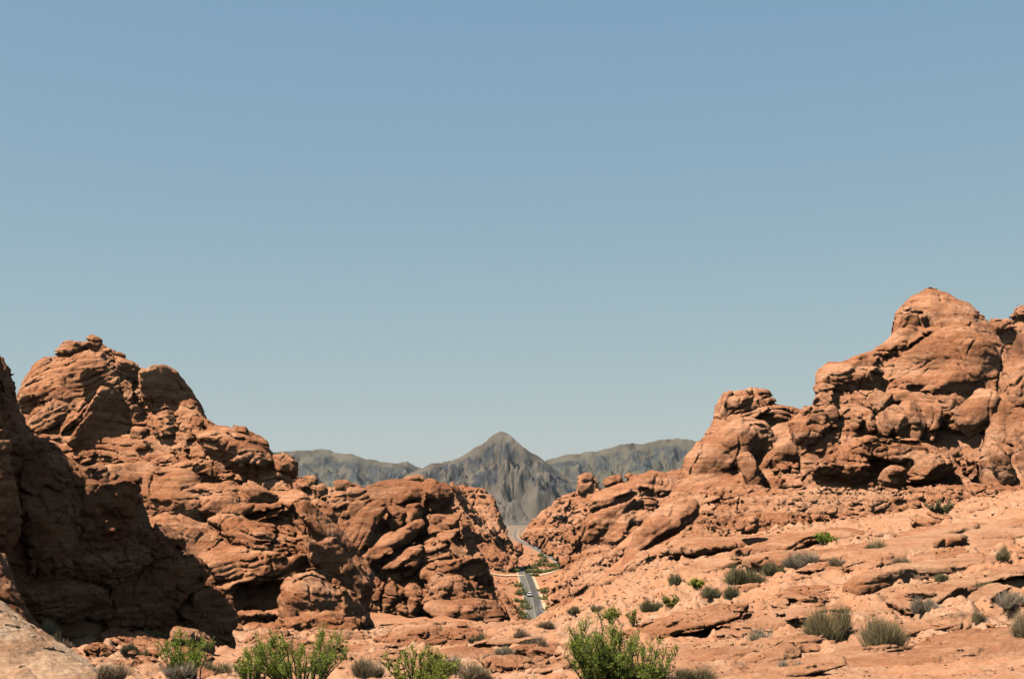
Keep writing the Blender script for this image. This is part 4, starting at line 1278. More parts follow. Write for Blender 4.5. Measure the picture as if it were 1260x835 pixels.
one('boulder', 'upright pointed boulder with a dark side low on the slope above the road', 'boulder', 92, 760, 720, 9, 15, -8, M_ORG, yaw=35, n=3.2, seed=51)
one('boulder', 'squat round boulder with a shaded right side at the edge of the rubble', 'boulder', 82, 922, 646, 17, 13, 0, M_ORG, 'strata', yaw=20, n=3, seed=52)
one('boulder', 'pale tilted block lying in the middle of the rubble apron', 'boulder', 92, 1083, 622, 15, 10, 20, M_ORG, yaw=25, n=3.2, seed=53)
one('boulder', 'long red slab lying at the lower edge of the rubble under the green bush', 'boulder', 72, 1146, 643, 26, 10, -4, M_ORG, 'strata', n=3, seed=54)
one('boulder', 'dark rust block beside the talus ledge', 'boulder', 76, 1085, 648, 10, 8, 10, M_ORG, n=3, seed=55) if 0 else None
one('rock_ledge', 'broad pale ledge ending in a dark undercut on the right slope', 'rock ledge', 42, 1090, 722, 52, 22, 10, M_SLOPE, 'smooth', n=2.8, seed=56, vox=1.2, bed=8,
    extra=[dict(carve=1, u=1122, v=737, ru=12, rv=10, rot=30, rd=16, dy=-16), dict(u=1140, v=745, ru=24, rv=8, rot=12, style='strata')])
one('rock_ledge', 'stack of thin tilted layers with a dark notch in the middle of the right slope', 'rock ledge', 40, 985, 742, 36, 13, 4, M_SLOPE, 'thin', n=3, seed=57, bed=-12,
    extra=[dict(carve=1, u=974, v=742, ru=5, rv=8, rot=0, rd=14, dy=-12), dict(u=1015, v=744, ru=24, rv=8, rot=-8, style='thin', bed=-14)])
one('rock_ledge', 'low slab with a curved dark edge beside the pale grey brush', 'rock ledge', 66, 925, 684, 28, 9, 0, M_SLOPE, 'smooth', n=3, seed=58,
    extra=[dict(carve=1, u=908, v=682, ru=6, rv=6, rot=40, rd=10, dy=-10)])
one('rock_ledge', 'long smooth ledge near the lower right corner', 'rock ledge', 20, 1130, 822, 150, 20, 8, M_SLOPE, 'smooth', n=2.6, seed=59, vox=1.8, bed=6, rd=70)
one('rock_ledge', 'broken ledge at the right edge under the grey brush', 'rock ledge', 26, 1225, 775, 70, 20, 12, M_SLOPE, 'block', n=2.8, seed=60, vox=1.5, bed=10, rd=40)
one('rock_ledge', 'smooth bright shelf between the two olive tufts and the rubble', 'rock ledge', 52, 1085, 690, 70, 14, 6, M_SLOPE, 'smooth', n=2.6, seed=61, vox=1.2, bed=6, rd=40)
one('boulder', 'pale low slab lying against the foot of the shaded cliff', 'boulder', 29, 238, 788, 28, 12, -22, M_SLOPE, 'smooth', n=3, seed=62, yaw=20)
one('boulder', 'cracked block in the hollow behind the middle green bushes', 'boulder', 52, 440, 805, 30, 16, 10, M_SLOPE, 'block', n=3, seed=63, vox=1.2, yaw=15)
one('rock_ledge', 'low hump of pale rock hiding the near end of the road', 'rock ledge', 74, 640, 776, 60, 12, 4, M_SLOPE, 'block', n=2.5, seed=64, vox=1.2, rd=50)
one('rock_ledge', 'pale jointed ledge left of the road end', 'rock ledge', 84, 520, 778, 85, 12, 2, M_SLOPE, 'block', n=2.5, seed=65, vox=1.2, rd=50)

# rubble apron below the orange cliffs: countless stones, one mass
# low ledges of slickrock that break through the slopes
rl = np.random.default_rng(5)
_done = []


def ledges(poly, n, ru, rv, rot, style, mat, label, group, seed):
    P = np.array(poly, float)
    got = 0
    while got < n:
        u, v = rl.uniform(P[:, 0].min(), P[:, 0].max()), rl.uniform(P[:, 1].min(), P[:, 1].max())
        ins, j = False, len(P) - 1
        for i in range(len(P)):
            if (P[i][1] > v) != (P[j][1] > v) and u < (P[j][0] - P[i][0]) * (v - P[i][1]) / (P[j][1] - P[i][1]) + P[i][0]:
                ins = not ins
            j = i
        if not ins or any(abs(u - a) < 34 and abs(v - b) < 12 for a, b in _done):
            continue
        _done.append((u, v)); got += 1
        p = place(u, v)
        k = (v - 640) / 190
        a = rl.uniform(*ru) * (0.6 + 0.9 * k); b = rl.uniform(*rv) * (0.6 + 0.7 * k)
        r = Rock('rock_ledge', p[1], u, v, lean=0.6, vox=1.1 if a < 45 else 1.5, seed=seed + got)
        r.wamp = 5
        q = rot + rl.normal(0, 5)
        r.blob(u, v + 0.15 * b, a, b, q, rd=a * 0.8, style=style, n=2.8, bed=q - 4, yaw=rl.uniform(-20, 20))
        r.blob(u + rl.uniform(-.5, .5) * a, v - 0.1 * b, a * 0.5, b * 0.9, q, rd=a * 0.5, style=style, n=3, bed=q - 4, yaw=rl.uniform(-30, 30))
        r.build(mat, label, 'rock ledge', group)


ledges([(730, 760), (850, 735), (1000, 690), (1260, 650), (1260, 800), (1000, 828), (860, 822), (840, 790)], 30, (28, 62), (5, 11), 12, 'strata', M_SLOPE,
       'low orange ledge of slickrock breaking through the right slope', 'slickrock ledges on the right slope', 400)
ledges([(880, 668), (1000, 655), (1180, 645), (1262, 622), (1262, 690), (1000, 712), (880, 712)], 10, (70, 120), (13, 20), 8, 'slick', M_SLOPE,
       'broad smooth shelf of slickrock just below the rubble apron', 'smooth shelves below the rubble apron', 520)
ledges([(300, 782), (420, 776), (600, 784), (700, 792), (690, 826), (300, 830)], 15, (24, 48), (6, 13), 6, 'block', M_SLOPE,
       'jointed orange block of rock in the hollow below the big formations', 'blocks of rock in the hollow', 450)
ledges([(70, 775), (190, 768), (270, 800), (280, 828), (120, 832)], 9, (18, 34), (6, 12), -18, 'block', M_RED,
       'broken red block in the rubble at the foot of the shaded cliff', 'red blocks below the shaded cliff', 480)

r = Rock('rubble', 96, 1050, 630, lean=1.7, vox=1.4, seed=71)
r.core([(820, 668), (850, 645), (880, 622), (930, 606), (1000, 602), (1100, 606), (1180, 598), (1262, 600), (1320, 600), (1320, 660), (1180, 668), (1000, 690), (860, 692)], 60, k=6, style='rubble')
r.fill([(870, 630), (1000, 606), (1250, 606), (1250, 650), (1000, 665), (870, 665)], 130, (2.5, 9), (1, 2.2), (5, 22), (-.5, 0.3), 'block')
r.build(M_ORG, 'apron of broken orange rubble below the cliffs on the right', 'rubble', kind='stuff')

# ---------------------------------------------------------------- loose stones
def ico(sub):
    import bmesh
    bm = bmesh.new()
    bmesh.ops.create_icosphere(bm, subdivisions=sub, radius=1)
    V = np.array([v.co[:] for v in bm.verts], F32)
    T = np.array([[v.index for v in f.verts] for f in bm.faces], np.int32)
    bm.free()
    return V, T


def stone_shape(sub, seed):
    R = np.random.default_rng(seed)
    V, T = ico(sub)
    f = np.ones(len(V), F32)
    for _ in range(9):
        d = R.normal(size=3); d /= np.linalg.norm(d)
        f = np.maximum(f, V @ d.astype(F32) / F32(R.uniform(0.55, 0.9)))
    V = V / f[:, None]
    V = V * (1 + 0.10 * fbm(V * F32(2.2), 3, seed % 50))[:, None]
    V = V * np.array([1, R.uniform(0.6, 0.95), R.uniform(0.35, 0.7)], F32)
    return V.astype(F32), T


def rotz(V, a, tilt=0, ta=0):
    c, s_ = math.cos(a), math.sin(a)
    M = np.array([[c, -s_, 0], [s_, c, 0], [0, 0, 1]])
    ct, st = math.cos(tilt), math.sin(tilt)
    k = np.array([math.cos(ta), math.sin(ta), 0])
    Kx = np.array([[0, -k[2], k[1]], [k[2], 0, -k[0]], [-k[1], k[0], 0]])
    Rt = np.eye(3) + st * Kx + (1 - ct) * Kx @ Kx
    return (V @ (Rt @ M).T.astype(F32)).astype(F32)


rs = np.random.default_rng(77)


def spots(n, lo_px, hi_px, power):
    """positions on the open slopes, with size in pixels"""
    out = []
    while len(out) < n:
        k = 4000
        u = rs.uniform(-20, 1280, k)
        Y = np.exp(rs.uniform(math.log(11), math.log(105), k))
        x = (u - CX) / (FPX * 1.0075) * Y
        z = ground0(x, Y)
        v = 632.5 - (z - CZ) / Y * FPX * 0.985
        dens = fbm(np.stack([x / 7, Y / 7, 0 * x], 1).astype(F32), 2, 91)
        ok = (v < 842) & (rs.random(k) < np.clip(0.45 + dens, 0.04, 1))
        ok &= ((u > 690) | ((u > 290) & (Y < 85)) | ((u > 70) & (Y < 28)))
        ok &= ~((u < 130) & (Y < 13))
        ok &= rs.random(k) < np.where(v > 690, 0.75, 1.0)
        px = lo_px * (hi_px / lo_px) ** (rs.random(k) ** power)
        for i in np.nonzero(ok)[0]:
            out.append((x[i], Y[i], px[i] * Y[i] / FPX))
    return out[:n]


SH3 = [stone_shape(3, 100 + i) for i in range(10)]
SH2 = [stone_shape(2, 200 + i) for i in range(10)]
SH1 = [stone_shape(1, 300 + i) for i in range(10)]
big = spots(300, 3.2, 9.5, 2.2)
mats = [M_SLOPE, rock_mat('stone_pale', PAL1, PAL2, PAL3, 0.012, 0, 1.0), rock_mat('stone_rust', RED2, ORG1, ORG2, 0.012, 0.3, 1.0)]
bx = np.array([b[:2] for b in big]); bz = ground(bx[:, 0], bx[:, 1])
protos = []
for i, (V, T) in enumerate(SH3):
    for q, mt in enumerate(mats):
        o = mesh_np('loose_stone', V, T, mt)
        tag(o, ['loose orange sandstone lying on the pale slope', 'loose pale sandstone lying on the slope', 'loose rust red sandstone lying on the slope'][q],
            'stone', 'loose stones on the slope')
        protos.append(o)
used = set()
for i, (x, y, rad) in enumerate(big):
    k = int(rs.integers(0, 10)) * 3 + int(rs.choice([0, 0, 1, 2]))
    o = protos[k]
    if k in used:
        o = o.copy()
        COL.objects.link(o)
    used.add(k)
    o.location = (x, y, bz[i] + 0.18 * rad)
    o.rotation_euler = (rs.normal(0, 0.25), rs.normal(0, 0.25), rs.uniform(0, 6.28))
    o.scale = (rad * 1.15,) * 3
for k, o in enumerate(protos):
    if k not in used:
        bpy.data.objects.remove(o)
small = spots(17000, 0.9, 3.4, 1.7)
sx = np.array([b[:2] for b in small]); sz = ground(sx[:, 0], sx[:, 1])
for q in range(3):
    VV, TT, n0 = [], [], 0
    for i in range(q, len(small), 3):
        x, y, rad = small[i]
        V, T = (SH2 if rad * FPX / y > 1.9 else SH1)[int(rs.integers(0, 10))]
        V = rotz(V * F32(rad), rs.uniform(0, 6.28), rs.normal(0, 0.3), rs.uniform(0, 6.28)) + np.array([x, y, sz[i] + 0.15 * rad], F32)
        VV.append(V); TT.append(T + n0); n0 += len(V)
    o = mesh_np('gravel', np.concatenate(VV), np.concatenate(TT), mats[q])
    tag(o, ['orange', 'pale', 'rust red'][q] + ' stone chips strewn over the slopes', 'gravel', kind='stuff')

# broken rock on the valley floor on both sides of the road
VV, TT, n0 = [], [], 0
k = 0
while k < 1500:
    i = int(rs.integers(0, len(ROADXY) * 0.66))
    side = rs.choice([-1, 1])
    c = ROADXY[i] + np.array([side * (9 + 60 * rs.random() ** 1.6), rs.normal(0, 14)])
    if min(((ROADXY - c) ** 2).sum(1).min(), min(((t_ - c) ** 2).sum() for t_ in TRACKXY)) < 70:
        continue
    rad = 0.45 * 5 ** (rs.random() ** 2)
    V, T = SH1[int(rs.integers(0, 10))]
    z = float(ground(np.array([c[0]]), np.array([c[1]]))[0])
    V = rotz(V * F32(rad), rs.uniform(0, 6.28), rs.normal(0, 0.3), 1.0) + np.array([c[0], c[1], z + 0.2 * rad], F32)
    VV.append(V); TT.append(T + n0); n0 += len(V)
    k += 1
o = mesh_np('rubble', np.concatenate(VV), np.concatenate(TT), M_FAR)
tag(o, 'broken red rock on the valley floor along the road', 'rubble', kind='stuff')
# ---------------------------------------------------------------- shrubs
def leaf_mat(name, c, tr=0.4):
    m, nt, bs = nodes(name)
    oi = nt.nodes.new('ShaderNodeNewGeometry')
    col = ramp(nt, oi.outputs['Random Per Island'], [(0.0, tuple(0.6 * x for x in c)), (0.55, c), (1.0, tuple(min(1, 1.5 * x) for x in c))])
    nt.links.new(col, bs.inputs['Base Color'])
    bs.inputs['Roughness'].default_value = 0.7
    t = nt.nodes.new('ShaderNodeBsdfTranslucent')
    nt.links.new(col, t.inputs[0])
    mx = nt.nodes.new('ShaderNodeMixShader')
    mx.inputs[0].default_value = tr
    out = [n for n in nt.nodes if n.type == 'OUTPUT_MATERIAL'][0]
    nt.links.new(bs.outputs[0], mx.inputs[1]); nt.links.new(t.outputs[0], mx.inputs[2])
    nt.links.new(mx.outputs[0], out.inputs[0])
    return m


LEAF = {
    'green': leaf_mat('creosote_leaf', (0.225, 0.285, 0.045)),
    'lime': leaf_mat('yellow_green_leaf', (0.31, 0.33, 0.060)),
    'yellow': leaf_mat('yellow_leaf', (0.38, 0.32, 0.095)),
    'olive': leaf_mat('olive_blade', (0.340, 0.270, 0.140)),
    'dark': leaf_mat('dark_leaf', (0.235, 0.205, 0.108)),
    'tan': leaf_mat('dry_blade', (0.42, 0.29, 0.16)),
    'grey': leaf_mat('grey_twig', (0.48, 0.39, 0.29)),
    'valley': leaf_mat('valley_leaf', (0.250, 0.245, 0.085)),
    'rust': leaf_mat('rusty_twig', (0.30, 0.18, 0.10)),
}
BARK = plain('shrub_bark', (0.085, 0.065, 0.045), 0.9, 0.1)


def tube(path, r0, r1):
    """three sided tapered tube along a path of points"""
    path = np.asarray(path, float)
    t = np.gradient(path, axis=0)
    t /= np.linalg.norm(t, axis=1)[:, None] + 1e-9
    a = np.cross(t, [0.3, 0.9, 0.31]); a /= np.linalg.norm(a, axis=1)[:, None] + 1e-9
    b = np.cross(t, a)
    rr = np.linspace(r0, r1, len(path))[:, None]
    V = np.stack([path + rr * (a * math.cos(q) + b * math.sin(q)) for q in (0, 2.094, 4.189)], 1)
    n = len(path)
    I = np.arange(3 * n).reshape(n, 3)
    Q = np.concatenate([np.stack([I[:-1, k], I[:-1, (k + 1) % 3], I[1:, (k + 1) % 3], I[1:, k]], 1) for k in range(3)])
    return V.reshape(-1, 3), Q


def join(items):
    VV, QQ, n = [], [], 0
    for V, Q in items:
        VV.append(V); QQ.append(Q + n); n += len(V)
    return np.concatenate(VV), np.concatenate(QQ)


def leaves(P, size, R, asp=2.2):
    """small folded leaf faces at the points P"""
    n = len(P)
    d = R.normal(size=(n, 3)); d[:, 2] = np.abs(d[:, 2]) * 0.8 + 0.2
    d /= np.linalg.norm(d, axis=1)[:, None]
    s_ = np.cross(d, R.normal(size=(n, 3))); s_ /= np.linalg.norm(s_, axis=1)[:, None] + 1e-9
    L = size * R.uniform(0.6, 1.4, n)[:, None]
    w = L / asp
    V = np.stack([P, P + d * L * 0.5 + s_ * w * 0.5, P + d * L, P + d * L * 0.5 - s_ * w * 0.5], 1).reshape(-1, 3)
    return V, np.arange(4 * n).reshape(n, 4)


def creosote(base, w, h, seed, leafm, dens=1.0, name='creosote_bush', px=0.02, lean=0.0, nst=None, tall=0.35):
    """bush of many upright stems that fan from the base, leafy towards their ends"""
    R = np.random.default_rng(seed)
    nst = nst or int((26 * dens + 8) * R.uniform(0.8, 1.25))
    tall = tall * R.uniform(0.7, 1.3)
    st, lp = [], []
    for i in range(nst):
        a = R.uniform(0, 2 * math.pi)
        out = math.sqrt(R.random())
        H = h * (1 - tall * out * out) * R.uniform(0.30, 1.0) ** 0.85
        r = 0.5 * w * out
        b0 = np.array([math.cos(a), math.sin(a), 0]) * r * 0.45
        tip = np.array([math.cos(a) * r + lean * H, math.sin(a) * r * 0.9, H])
        t = np.linspace(0, 1, 7)[:, None]
        wig = R.normal(0, 0.035 * h, (7, 3)) * t
        path = b0 * (1 - t) + np.array([tip[0], tip[1], 0]) * (t ** 1.25) + np.array([0, 0, H]) * (t ** 0.9) + wig
        path[0, 2] = -0.06
        st.append(tube(path, 0.014 * h + 0.003, 0.003))
        for k in range(int(5 * dens) + 2):          # side twigs
            t0 = R.uniform(0.12, 0.95)
            p = np.array([np.interp(t0, t[:, 0], path[:, q]) for q in range(3)])
            dv = R.normal(size=3); dv[2] = abs(dv[2]) + 1.5
            dv = dv / np.linalg.norm(dv) * h * R.uniform(0.10, 0.20)
            st.append(tube(np.stack([p, p + dv * 0.5, p + dv + [0, 0, 0.02 * h]]), 0.005 * h + 0.001, 0.002))
            m = int(32 * dens)
            q = p + dv * R.uniform(0.1, 1.08, (m, 1)) + R.normal(0, 0.018 * h, (m, 3))
            lp.append(q)
        m = int(44 * dens)
        tt = R.uniform(0.12, 1.02, m)
        q = np.stack([np.interp(tt, t[:, 0], path[:, q]) for q in range(3)], 1) + R.normal(0, 0.02 * h, (m, 3))
        lp.append(q)
    base = np.asarray(base, float)
    root = empty(name, base)
    V, Q = join(st)
    mesh_np('stems', V + base, Q, BARK, base, root)
    V, Q = leaves(np.concatenate(lp), px * 1.9, R)
    mesh_np('foliage', V + base, Q, LEAF[leafm], base, root, smooth=False)
    return root


def tuft(base, w, h, seed, leafm, n=260, name='dry_shrub', px=0.02, twig='grey', upright=0.5):
    """rounded clump of fine twigs and blades"""
    R = np.random.default_rng(seed)

    ncl = int(R.integers(4, 8))
    cl = np.stack([R.uniform(-0.6, 0.6, ncl), R.uniform(-0.5, 0.5, ncl), R.uniform(0.45, 0.8, ncl), R.uniform(0.5, 1.05, ncl)], 1)

    def blades(n, w, h, wd):
        a = R.uniform(0, 2 * math.pi, n)
        out = R.random(n) ** 0.6
        H = h * np.sqrt(np.maximum(0.05, 1 - (0.92 * out) ** 2)) * R.uniform(0.6, 1.05, n)
        D = np.stack([np.cos(a), np.sin(a), 0 * a], 1)
        kk = R.integers(0, ncl, n)
        out = out * cl[kk, 2]; H = H * cl[kk, 3]
        cen = np.stack([cl[kk, 0], cl[kk, 1], 0 * a], 1) * w * 0.5
        b0 = D * (out * w * 0.5 * R.uniform(0.15, 0.6, n))[:, None]
        tip = D * (out * w * 0.5)[:, None] + np.stack([R.normal(0, .06 * w, n), R.normal(0, .06 * w, n), H], 1)
        mid = b0 * upright + tip * (1 - upright); mid[:, 2] = H * 0.55
        mid += R.normal(0, 0.03 * w, (n, 3))
        b0 = b0 + cen; mid = mid + cen; tip = tip + cen
        b0[:, 2] = -0.04
        s_ = np.stack([-np.sin(a + R.normal(0, 1, n)), np.cos(a + R.normal(0, 1, n)), 0 * a], 1) * wd
        d_ = np.cross(s_, tip - b0); d_ = d_ / (np.linalg.norm(d_, axis=1)[:, None] + 1e-9) * wd
        V = np.stack([b0 - s_, b0 + s_, b0 + d_, mid - s_ * .8, mid + s_ * .8, mid + d_ * .8, tip - s_ * .25, tip + s_ * .25, tip + d_ * .25], 1)
        o = np.arange(n)[:, None] * 9
        Q = np.concatenate([o + np.array([[k, (k + 1) % 3, (k + 1) % 3 + 3, k + 3]]) for k in (0, 1, 2)] +
                           [o + np.array([[k + 3, (k + 1) % 3 + 3, (k + 1) % 3 + 6, k + 6]]) for k in (0, 1, 2)])
        return V.reshape(-1, 3), Q
    base = np.asarray(base, float)
    root = empty(name, base)
    V, Q = blades(n, w, h, px * 0.24)
    mesh_np('blades', V + base, Q, LEAF[leafm], base, root, smooth=False)
    V, Q = blades(n // 3, w * 1.0, h * 1.06, px * 0.22)
    mesh_np('twigs', V + base, Q, LEAF[twig], base, root, smooth=False)
    return root


# u, v of the base, width and height in photograph pixels, kind, colour, label
SHRUBS = [
    (738, 846, 104, 98, 'c', 'green', 'large bright green bush at the bottom edge right of the road', 1.45),
    (792, 846, 112, 62, 'c', 'green', 'low green bush leaning right beside the largest green bush', 0.95),
    (372, 846, 148, 74, 'c', 'green', 'wide bright green bush at the bottom edge in front of the lit block', 1.3),
    (312, 842, 52, 50, 'c', 'green', 'sparse green bush with bare twigs, between the shaded cliff and the wide green bush', 0.75),
    (232, 832, 92, 52, 'c', 'green', 'green bush growing in front of the pale slab at the foot of the shaded cliff', 0.95),
    (514, 850, 108, 58, 'c', 'lime', 'yellow green bush at the bottom edge in the middle of the hollow', 1.15),
    (780, 772, 20, 20, 'c', 'yellow', 'small yellow bush just above the largest green bush', 0.5),
    (752, 764, 26, 18, 'c', 'lime', 'small yellow green bush behind the top of the largest green bush', 0.5),
    (826, 748, 24, 18, 'c', 'yellow', 'bright yellow tuft beside a dark shrub on the slope', 0.5),
    (802, 752, 30, 16, 't', 'dark', 'dark shrub touching the bright yellow tuft', 240),
    (857, 726, 24, 17, 'c', 'lime', 'small lime green bush below the striped rock', 0.5),
    (834, 720, 22, 15, 't', 'dark', 'small dark tuft left of the lime green bush', 200),
    (1022, 788, 62, 46, 't', 'olive', 'olive clump, left of the two biggest clumps on the right slope', 620),
    (1095, 798, 74, 44, 't', 'olive', 'widest olive brown clump, right of the two biggest clumps on the right slope', 700),
    (1138, 754, 38, 24, 't', 'grey', 'small grey twiggy clump above the widest olive clump', 320),
    (1212, 732, 26, 18, 't', 'olive', 'small olive tuft by itself near the right edge', 240),
    (1235, 692, 20, 18, 't', 'olive', 'small dark tuft highest at the right edge', 200),
    (1246, 750, 46, 20, 't', 'grey', 'pale grey clump at the right edge', 320),
    (1262, 784, 36, 36, 't', 'tan', 'brown clump cut off by the right edge', 320),
    (1180, 772, 30, 20, 't', 'grey', 'pale greenish grey clump between two rock shelves', 240),
    (1078, 680, 36, 16, 't', 'olive', 'low brown tuft below the rubble apron', 260),
    (918, 722, 56, 28, 't', 'dark', 'long grey green clump, left of the pale grey brush', 420),
    (950, 708, 30, 22, 't', 'dark', 'dark green clump touching the pale grey brush', 300),
    (988, 700, 62, 26, 't', 'grey', 'widest pale grey brush in the middle of the right slope', 520),
    (1032, 698, 32, 13, 't', 'tan', 'low tan grass right of the pale grey brush', 260),
    (1112, 698, 22, 13, 't', 'tan', 'small tan tuft on the bright shelf', 180),
    (876, 740, 24, 15, 't', 'dark', 'left one of two small dark tufts on the stony slope', 200),
    (898, 738, 24, 18, 't', 'dark', 'right one of two small dark tufts on the stony slope', 200),
    (1016, 670, 34, 14, 'c', 'green', 'low fresh green plant in the shade under the rubble', 0.5),
    (1158, 634, 46, 18, 'c', 'dark', 'broad green shrub growing in the rubble apron', 0.8),
    (850, 840, 56, 30, 't', 'olive', 'round olive tuft at the bottom edge right of the largest green bush', 480),
    (930, 792, 46, 22, 't', 'grey', 'thin wispy grey weed on the bare slope', 90),
    (800, 840, 56, 26, 't', 'grey', 'dry grey brush under the right half of the largest green bush', 340),
    (185, 790, 36, 18, 't', 'olive', 'olive tuft in the stones before the shaded cliff', 280),
    (157, 804, 16, 14, 't', 'dark', 'small round dark tuft among the stones before the shaded cliff', 180),
    (178, 812, 16, 14, 't', 'dark', 'small round dark tuft beside the green bush before the cliff', 180),
    (140, 834, 46, 22, 't', 'tan', 'straw coloured clump at the bottom edge near the corner slab', 340),
    (62, 788, 36, 26, 't', 'tan', 'brown clump in the gap between corner slab and shaded cliff', 300),
    (70, 800, 30, 18, 't', 'rust', 'rusty low clump beside the corner slab', 260),
    (215, 836, 50, 20, 't', 'grey', 'dry grey grass under the green bush before the cliff', 300),
    (262, 828, 40, 20, 't', 'olive', 'pale olive grass right of the green bush before the cliff', 280),
    (452, 832, 46, 26, 't', 'tan', 'straw coloured clump between the two middle green bushes', 340),
    (548, 828, 44, 26, 't', 'grey', 'grey clump right of the yellow green bush', 340),
    (586, 834, 46, 20, 't', 'tan', 'low brown clump at the bottom edge left of the road line', 300),
    (545, 782, 18, 12, 't', 'dark', 'small dark tuft in the hollow below the jumbled ridge', 160),
    (586, 790, 22, 12, 't', 'dark', 'flat dark tuft in the hollow left of the road end', 160),
    (640, 788, 32, 15, 't', 'rust', 'brown tuft just below the near end of the road', 240),
    (657, 800, 34, 22, 't', 'rust', 'larger brown tuft below the near end of the road', 280),
    (622, 806, 34, 16, 't', 'grey', 'grey brown clump in the middle of the hollow', 240),
    (606, 816, 26, 13, 't', 'rust', 'small rusty clump in the middle of the hollow', 200),
    (668, 772, 26, 10, 't', 'rust', 'low brown tuft on the hump at the road end', 180),
    (735, 752, 20, 10, 't', 'tan', 'faded tuft at the foot of the rubbly slope', 140),
    (706, 758, 22, 11, 't', 'olive', 'small dull green tuft at the foot of the rubbly slope', 160),
    (1205, 766, 22, 14, 't', 'olive', 'small tuft in the crack between two rock shelves', 150),
    (1160, 720, 18, 11, 't', 'dark', 'small dark plant among stones above the grey twiggy clump', 130),
    (972, 824, 30, 16, 't', 'grey', 'faint grey weed among stones near the bottom edge', 120),
]
for i, (u, v, wpx, hpx, kind, colr, label, dens) in enumerate(SHRUBS):
    p = place(u, min(v, 834)) if v <= 834 else place(u, v)
    m = p[1] / FPX
    if kind == 'c':
        o = creosote(p, wpx * m, hpx * m, 500 + i, colr, dens, px=m * 1.15)
    else:
        o = tuft(p, wpx * m, hpx * m, 500 + i, colr, int(dens * 2.6), name='dry_shrub', px=m * 1.25, twig={'dark': 'olive', 'olive': 'tan', 'tan': 'grey', 'grey': 'tan', 'rust': 'grey'}[colr])
    tag(o, label, 'bush' if kind == 'c' else 'shrub', 'desert shrubs')

# dead branch by the wide green bush
p = place(326, 828)
m = p[1] / FPX
V, Q = join([tube(p + m * np.array([[-12, 0, 26], [-4, 2, 14], [4, 0, 8], [18, 1, -2]]), 1.3 * m, 0.6 * m),
             tube(p + m * np.array([[-4, 2, 14], [-9, 1, 20], [-18, 0, 24]]), 0.8 * m, 0.3 * m),
             tube(p + m * np.array([[4, 0, 8], [9, 0, 14], [12, -2, 20]]), 0.7 * m, 0.3 * m)])
tag(mesh_np('dead_branch', V, Q, BARK, p), 'bare dark dead branch leaning beside the wide green bush', 'branch')

# bushes of the valley floor along the road: small, seen far away
VB = [(639, 722, 10, 11), (641, 732, 9, 12), (643, 742, 10, 12), (645, 750, 9, 12), (640, 758, 11, 11), (634, 752, 9, 10), (646, 764, 10, 9), (636, 740, 8, 9),
      (676, 738, 14, 9), (682, 746, 13, 9), (674, 752, 12, 10), (688, 754, 14, 9), (678, 764, 14, 10), (670, 730, 9, 7), (692, 742, 12, 7), (700, 738, 10, 7)]
for i, (u, v, wp, hp) in enumerate(VB):
    p = place(u, v, 560, 900)
    m = p[1] / FPX
    k = [1.0, 1.5, 0.7, 1.8, 1.2][i % 5]
    o = creosote(p, wp * m * 1.5 * k, hp * m * 0.75 * k, 900 + i, 'valley', 0.5, px=m * 0.7, name='valley_bush', tall=0.7)
    tag(o, 'dull green bush in the strip beside the near stretch of road', 'bush', 'bushes beside the near road')
VB = [(626, 703, 9, 8), (632, 700, 9, 8), (619, 704, 8, 7), (634, 704, 6, 6), (652, 705, 9, 10), (657, 700, 10, 10), (663, 697, 10, 10), (656, 709, 9, 9), (664, 705, 9, 9), (650, 700, 8, 10),
      (672, 696, 10, 7), (680, 697, 11, 6), (688, 697, 11, 6), (668, 692, 8, 7), (674, 704, 9, 6), (683, 702, 10, 5), (690, 700, 9, 5), (660, 712, 8, 7), (666, 685, 5, 5), (670, 687, 4, 4)]
for i, (u, v, wp, hp) in enumerate(VB):
    p = place(u, v, 890, 1500)
    m = p[1] / FPX
    k = [1.0, 1.4, 0.7, 1.7, 1.2][i % 5]
    o = creosote(p, wp * m * 1.5 * k, hp * m * 0.6 * k, 950 + i, 'valley', 0.5, px=m * 0.7, name='valley_bush', tall=0.7)
    tag(o, 'dull green bush by the road crossing where the side track leaves', 'bush', 'bushes round the road crossing')
# ---------------------------------------------------------------- car on the road, shelter and small fixtures
import bmesh


def bm_obj(name, build, mat, parent=None, loc=(0, 0, 0), smooth=False):
    bm = bmesh.new()
    build(bm)
    me = bpy.data.meshes.new(name)
    bm.to_mesh(me); bm.free()
    me.materials.append(mat)
    for p in me.polygons:
        p.use_smooth = smooth
    o = bpy.data.objects.new(name, me)
    COL.objects.link(o)
    o.location = loc
    if parent:
        o.parent = parent
    return o


def box(bm, c, s, bev=0.0, taper=None):
    r = bmesh.ops.create_cube(bm, size=1)
    for v in r['verts']:
        k = (taper or (1, 1)) if v.co.z > 0 else (1, 1)
        v.co = (c[0] + v.co.x * s[0] * k[0], c[1] + v.co.y * s[1] * k[1], c[2] + v.co.z * s[2])
    if bev:
        es = {e for v in r['verts'] for e in v.link_edges}
        bmesh.ops.bevel(bm, geom=list(es), offset=bev, segments=2, affect='EDGES')


def cyl(bm, c, r, d, axis='x', seg=20):
    q = bmesh.ops.create_cone(bm, cap_ends=True, segments=seg, radius1=r, radius2=r, depth=d)
    for v in q['verts']:
        x, y, z = v.co
        if axis == 'x':
            v.co = (c[0] + z, c[1] + y, c[2] + x)
        else:
            v.co = (c[0] + x, c[1] + y, c[2] + z)


